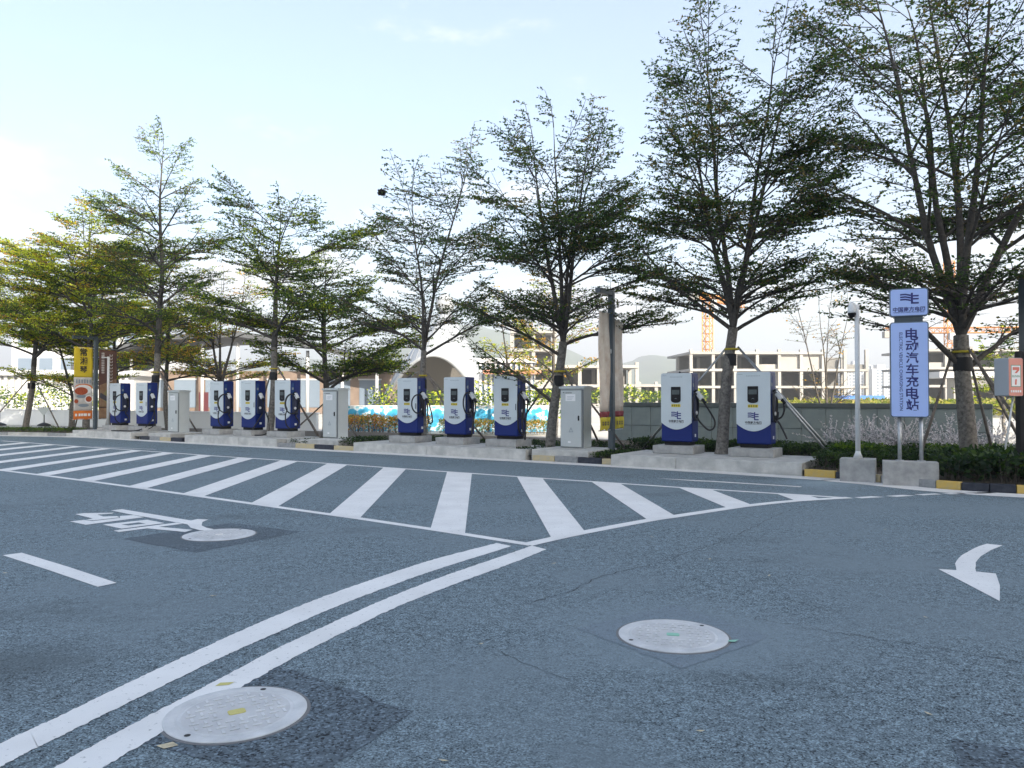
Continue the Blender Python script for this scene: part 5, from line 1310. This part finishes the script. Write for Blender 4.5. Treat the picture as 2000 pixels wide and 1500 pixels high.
# small signs standing on rubber feet, far left
for (x, y, lab, tri) in ((-26.3, 43.2, 'small triangular grey sign on a post with a black rubber foot, far left', True), (-29.0, 43.5, 'small white board on a post with a black rubber foot, at the far left edge', False)):
    t = thing('portable_sign', lab, 'sign', (x, y, 0), 0, 'portable signs by the white wall')
    bb = B(); bb.lathe([(.34, 0), (.33, .06), (.2, .13), (.06, .18)], n=20); bb.obj('rubber_foot', RUBBER, t)
    bb = B(); bb.tube([(0, 0, .17), (0, 0, 1.05)], .03, 8); bb.obj('post', POLE_D, t)
    bb = B()
    if tri: bb.prism([(-.4, .42), (.4, .42), (0, -.05)], front(0, -.05, .62), .03)
    else: bb.prism([(-.28, 0), (.28, 0), (.28, .42), (-.28, .42)], front(0, -.05, .8), .03)
    bb.obj('plate', CABG if tri else WHITE, t)

# long hall with a sweeping grey roof behind the left trees
hl = thing('exhibition_hall', 'long low hall with a grey overhanging roof behind the left trees', 'building', (-41, 74, 0), 0.06)
bb = B()
prof = [(0, 4.6), (4, 6.4), (9, 7.5), (15, 7.8), (21, 7.0), (26, 5.7), (30, 5.0)]
for i in range(len(prof)-1):
    (xa, za), (xb, zb) = prof[i], prof[i+1]
    v = [bb.bm.verts.new(p) for p in ((xa, -3, za-.5), (xb, -3, zb-.5), (xb, 14, zb), (xa, 14, za), (xa, -3, za), (xb, -3, zb), (xb, 14, zb+.5), (xa, 14, za+.5))]
    for q in ((0, 1, 2, 3), (7, 6, 5, 4), (0, 4, 5, 1), (2, 6, 7, 3)): bb.bm.faces.new([v[j] for j in q])
bb.obj('roof', FARROOF, hl)
bb = B(); bb.box(1, 29, 1, 13, 0, 4.2); bb.obj('wall', FARBROWN, hl)
for k in range(9):
    bb = B(); bb.tube([(1.5+k*3.3, -1.5, 0), (1.5+k*3.3, -1.5, 4.6 + 2.2*math.sin(PI*min(1, (k+.5)/8.5)))], .16, 8); bb.obj('column', FARWHITE, hl)
    bb = B(); bb.box(1.9+k*3.0, 4.0+k*3.0, .93, 1.06, .6, 3.3); w_ = bb.obj('window', FARWIN, hl)
    bb = B(); bb.box(1.8+k*3.0, 4.1+k*3.0, .90, .928, 3.31, 3.45); bb.obj('frame', FARWHITE, w_)
bb = B(); bb.box(10.3, 11.2, .88, .925, 0, 2.1); bb.obj('door', mat('dark_red_door', (.07, .01, .015), .6), hl)
sl = thing('slatted_building', 'white building clad in upright slats behind the far left trees', 'building', (-52, 70, 0), 0.05)
bb = B(); bb.box(0, 17, .3, 10, 0, 3.6); bb.obj('wall', FARWHITE, sl)
bb = B(); bb.box(0, .28, 0, .29, 0, 3.55); fin = bb.mesh('slat', FARWHITE)
for k in range(28): link('slat', fin, sl, (k*.6+.1, 0, 0))
bb = B(); bb.box(-.4, 17.4, -.4, 10.4, 3.602, 4.1); bb.obj('roof', FARWHITE, sl)
wh = thing('white_pavilion', 'white flat roofed building with dark windows behind the yellow trees', 'building', (-60, 92, 0), 0.0)
bb = B(); bb.box(0, 17, 0, 10, 0, 9.2); bb.obj('wall', FARWHITE, wh)
for k in range(6):
    for j in range(2):
        bb = B(); bb.box(.8+k*2.55, 2.4+k*2.55, -.06, .05, 4.6+j*3, 6.3+j*3); bb.obj('window', FARWIN, wh)

# shell canopy
sc = thing('shell_canopy', 'white shell shaped canopy with a dark underside behind the slender trunk', 'canopy', (-8.2, 62, 0), 0.0)
def shell_rim(q):
    x = -10.9 + 8.1*q; w = q**1.35
    z = .5 + 3.7*math.sin(PI*w)**.8 + .9*q
    y = 62.5 - 5.0*math.sin(PI*q)**.8 - 1.0*q
    return Vector((x+8.2, y-62, z))
def shell_surf(d=0.0):
    bb = B(); n, m = 18, 44; grid = []; ap = Vector((2.6, 3.0, 9.3-d*3))
    for i in range(n+1):
        t = i/n; row = []
        for j in range(m+1):
            q = j/m; p = shell_rim(q); base = Vector((p.x*.9+.2, 6.5, 0.2))
            # rises from the mouth to the ridge, then falls behind to the ground
            ridge = Vector((ap.x + (q-.55)*3.6, ap.y, ap.z - 9.5*abs(q-.58)**1.35))
            a = p.lerp(ridge, min(1, t/.6)); 
            if t > .6: a = ridge.lerp(base, (t-.6)/.4)
            out = Vector(((q-.5)*1.6, -.3 if t < .6 else .5, .55))*math.sin(PI*min(1, t/.6 if t < .6 else (1-t)/.4))
            a = a + out*.75
            c = Vector((0, 1, 2.0)); a = a + (c-a).normalized()*d*(1 if i else .2)
            row.append(bb.bm.verts.new(a))
        grid.append(row)
    for i in range(n):
        for j in range(m):
            f = bb.bm.faces.new([grid[i][j], grid[i+1][j], grid[i+1][j+1], grid[i][j+1]]); f.smooth = True
    return bb, grid
bb, gr = shell_surf(0.0); rim = [v.co.copy() for v in gr[0]]; GRC = [[v.co.copy() for v in r] for r in gr]
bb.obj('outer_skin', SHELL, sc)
bb = B()
for j in range(4, 42, 4):
    bb.tube([GRC[i][j] + Vector((0, -.02, .03)) for i in range(0, 12)], .025, 4)
SEAMS = bb.obj('seams', mat('shell_seam', (.30, .32, .34), .6), sc); SEAMS['kind'] = 'stuff'
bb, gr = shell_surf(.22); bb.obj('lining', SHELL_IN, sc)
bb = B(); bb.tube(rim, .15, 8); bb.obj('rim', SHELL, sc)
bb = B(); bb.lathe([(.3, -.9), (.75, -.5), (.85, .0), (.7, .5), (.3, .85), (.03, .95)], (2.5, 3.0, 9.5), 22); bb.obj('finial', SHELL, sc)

# buildings under construction
FR = 'concrete frames under construction'
def frame_building(label, x, y, w, d, floors, fh, bays, rz=0.0, wallp=.3, seed=1, top_partial=0.0, stuff_slabs=False):
    t = thing('unfinished_building', label, 'building', (x, y, 0), rz, FR); rr = random.Random(seed)
    for k in range(floors+1):
        ww = w*(1-top_partial) if k == floors else w
        bb = B(); bb.box(-.3, ww+.3, -.4, d, k*fh-.25, k*fh+.3); bb.obj('floor_slab', FARCONC, t)
    bx = w/bays
    for i in range(bays+1):
        bb = B(); bb.box(i*bx-.35, i*bx+.35, -.15, .55, 0, floors*fh+.9); bb.obj('column', FARCONC, t)
        bb = B(); bb.box(i*bx-.35, i*bx+.35, d*.55, d*.55+.7, 0, floors*fh-.3); bb.obj('column', FARCONC, t)
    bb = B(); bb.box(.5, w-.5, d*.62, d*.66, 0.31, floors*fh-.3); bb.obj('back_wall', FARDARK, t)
    for k in range(floors):
        for i in range(bays):
            q = rr.random()
            if q < wallp:
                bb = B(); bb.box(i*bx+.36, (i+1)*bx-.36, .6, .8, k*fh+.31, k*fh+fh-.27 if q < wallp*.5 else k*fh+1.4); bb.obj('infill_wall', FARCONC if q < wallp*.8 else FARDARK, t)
    return t
frame_building('long concrete frame of three floors behind the two nearest chargers', 42, 180, 42, 22, 3, 4.0, 8, .04, .35, 2, .25)
frame_building('low concrete frame behind the stone wall left of the nearest chargers', 21, 172, 19, 16, 1, 4.2, 5, .04, .3, 3)
frame_building('tall narrow concrete frame above the yellowing tree by the banner pole', 0, 150, 8.4, 10, 4, 3.6, 2, .0, .2, 4)
frame_building('concrete frame behind the banner pole, two floors', 9.5, 150, 15, 14, 2, 3.8, 4, .03, .4, 5)
frame_building('concrete frame behind the tree at the right edge', 96, 180, 46, 20, 3, 4.2, 8, -.03, .3, 6, .4)
cb = thing('slatted_warehouse', 'white ribbed building with a terracotta roof edge behind the middle chargers', 'building', (-8.5, 120, 0), 0.0)
bb = B(); bb.box(0, 12, .4, 12, 0, 7.0); bb.obj('wall', FARWIN, cb)
bb = B(); bb.box(0, .34, 0, .39, 0, 6.9); fin = bb.mesh('rib', FARWHITE)
for k in range(15): link('rib', fin, cb, (k*.8+.2, 0, 0))
bb = B(); bb.box(-.4, 12.4, -.4, 12.4, 7.01, 7.7); bb.obj('roof', FARWHITE, cb)
bb = B(); bb.box(4, 13, -1.5, -.6, 5.2, 5.8); bb.obj('canopy', TERRA, cb)

def crane(label, x, y, h, jib, jz, ang):
    t = thing('tower_crane', label, 'tower crane', (x, y, 0), ang, 'orange tower cranes on the building sites')
    def lattice(L, w, seg, horiz=False):
        bb = B(); n = int(L/seg)
        def P(a, b_, c): return (c, a, b_) if horiz else (a, b_, c)
        for sx, sy in ((-1, -1), (1, -1), (1, 1), (-1, 1)): bb.tube([P(sx*w, sy*w, 0), P(sx*w, sy*w, L)], .14, 4)
        for k in range(n):
            z0, z1 = k*seg, (k+1)*seg
            for (a, c) in (((-1, -1), (1, -1)), ((1, -1), (1, 1)), ((1, 1), (-1, 1)), ((-1, 1), (-1, -1))):
                bb.tube([P(a[0]*w, a[1]*w, z0), P(c[0]*w, c[1]*w, z1)], .09, 3); bb.tube([P(a[0]*w, a[1]*w, z1), P(c[0]*w, c[1]*w, z1)], .09, 3)
        return bb
    lattice(h, 1.0, 2.0).obj('mast', CRANE, t)
    o = lattice(jib, .7, 1.8, True).obj('jib', CRANE, t, (-jib*.28, 0, jz))
    bb = B(); bb.box(-.9, .9, -2.2, -1.05, jz-2.6, jz-.8); bb.obj('cab', FARWHITE, t)
    bb = B(); bb.box(-jib*.28-.2, -jib*.28+2.6, -1, 1, jz-1.9, jz-.2); bb.obj('counterweight', FARCONC, t)
crane('orange tower crane mast just left of the leaning trunk', 50.5, 198, 27, 34, 27.5, .9)
crane('orange tower crane behind the big tree at the right edge', 117, 205, 38, 60, 19.5, -.1)

# apartment towers far away
def tower(label, x, y, w, d, h, rz, floors, cols):
    t = thing('apartment_tower', label, 'apartment tower', (x, y, 0), rz, 'far apartment towers')
    bb = B(); bb.box(0, w, 0, d, 0, h); bb.obj('wall', FARWHITE, t)
    bb = B(); bb.box(w*.3, w*.6, d*.3, d*.7, h+.01, h+4); bb.obj('roof_house', FARWHITE, t)
    bb = B(); fh = h/floors; cw = w/cols
    for k in range(floors):
        for i in range(cols):
            bb.box(i*cw+cw*.2, i*cw+cw*.75, -.5, .3, k*fh+fh*.25, k*fh+fh*.8)
    o = bb.obj('windows', FARWIN, t); o['kind'] = 'stuff'
    bb = B()
    for i in range(0, cols+1, 3): bb.box(i*cw-.8, i*cw+.8, -1.6, -.51, 0, h-1)
    bb.obj('balcony_piers', FARWHITE, t)
tower('leftmost of the far white apartment towers left of the camera mast', 300, 750, 23, 18, 32, .12, 11, 6)
tower('far white apartment tower just left of the camera mast', 326, 745, 22, 18, 33, -.1, 11, 6)
tower('far white apartment tower between the camera mast and the station sign', 345, 735, 26, 18, 29, .05, 10, 7)
tower('lower far white apartment tower behind the station sign', 380, 760, 30, 18, 22, .05, 8, 8)

# blue roofed gate shed and rough grass behind the wall
gs = thing('gate_shed', 'small white shed with a blue flat roof beyond the wall', 'shed', (34.6, 80, 0), 0.0)
bb = B(); bb.box(-.3, 4.1, -.3, 2.5, 1.42, 1.78); bb.obj('roof', BLUEROOF, gs)
for x in (0.0, 1.4, 3.5):
    bb = B(); bb.box(x, x+.35, 0, .35, 0, 1.415); bb.obj('pier', FARWHITE, gs)
shrub_mass('rough_grass', [(24, 62), (60, 56), (64, 74), (24, 78)], lumpy(0, 1.15, .35, .4, 31), 15000, .45, [((.20, .20, .05), 3), ((.13, .16, .04), 3), ((.28, .25, .09), 2)], 21, stick=False)
shrub_mass('far_shrubs', [(-9, 47), (3, 43), (4, 46), (-9, 50)], lumpy(0, 2.0, .5, 1.0, 33), 3200, .2, [(Y_1, 3), (G_L, 3), (G_M, 3)], 22, stick=False)
shrub_mass('far_shrubs', [(12, 120), (30, 116), (30, 122), (12, 126)], lumpy(0, 2.4, .3, 1.6, 35), 2200, .5, [(Y_1, 2), (G_L, 3), (G_M, 3)], 23, stick=False)
shrub_mass('far_shrubs', [(-46, 60), (-30, 57), (-30, 60), (-46, 64)], lumpy(0, 2.0, .4, 1.2, 37), 2600, .24, [(Y_1, 2), (G_L, 3), (G_M, 3)], 24, stick=False)
# pale elevated road at the right
er = thing('elevated_road', 'pale elevated road on piers at the right edge in the distance', 'bridge', (78, 140, 0), -.05)
bb = B(); bb.box(0, 70, 0, 9, 5.2, 6.3); bb.obj('deck', FARWHITE, er)
for k in range(6):
    bb = B(); bb.box(4+k*12, 5.6+k*12, 3, 5.5, 0, 5.19); bb.obj('pier', FARCONC, er)

# wooded hills
def hill(pts, y, depth, seed):
    bb = B(); n = len(pts); P = smooth_path([(p[0], 0, p[1]) for p in pts], 10); rows = []
    for j in range(9):
        t = j/8; prof = math.sin(t*PI*.5)
        rows.append([bb.bm.verts.new((p.x, y-depth*(1-t), max(-2, p.z*prof*(1+.10*mnoise.noise((p.x*.008, t*3, seed))) + 14*prof*mnoise.noise((p.x*.02, t*5, seed+3)) - (3 if j == 0 else 0)))) for p in P])
    for j in range(8):
        for i in range(len(P)-1):
            f = bb.bm.faces.new([rows[j][i], rows[j][i+1], rows[j+1][i+1], rows[j+1][i]]); f.smooth = True
    return struct('hill', bb, HILL)
hill([(-1900, 30), (-1300, 80), (-800, 95), (-420, 150), (-240, 222), (-120, 236), (0, 212), (140, 165), (330, 110), (430, 135), (520, 128), (640, 92), (900, 80), (1300, 70), (1900, 60), (2400, 20)], 2500, 800, 1.7)

# ------------------------------------------------------------------ air
HAZE = bpy.data.materials.new('haze'); HAZE.use_nodes = True
hn = HAZE.node_tree; hn.nodes.remove(hn.nodes['Principled BSDF'])
pv = hn.nodes.new('ShaderNodeVolumePrincipled')
pv.inputs['Color'].default_value = (.86, .91, .96, 1); pv.inputs['Density'].default_value = 0.00055; pv.inputs['Anisotropy'].default_value = 0.2
hn.links.new(pv.outputs[0], hn.nodes['Material Output'].inputs['Volume'])
bb = B(); bb.box(-4100, 4100, -420, 4300, -4.0, 265); o = bb.obj('haze', HAZE); o['kind'] = 'stuff'

print('leaves', LEAVES)
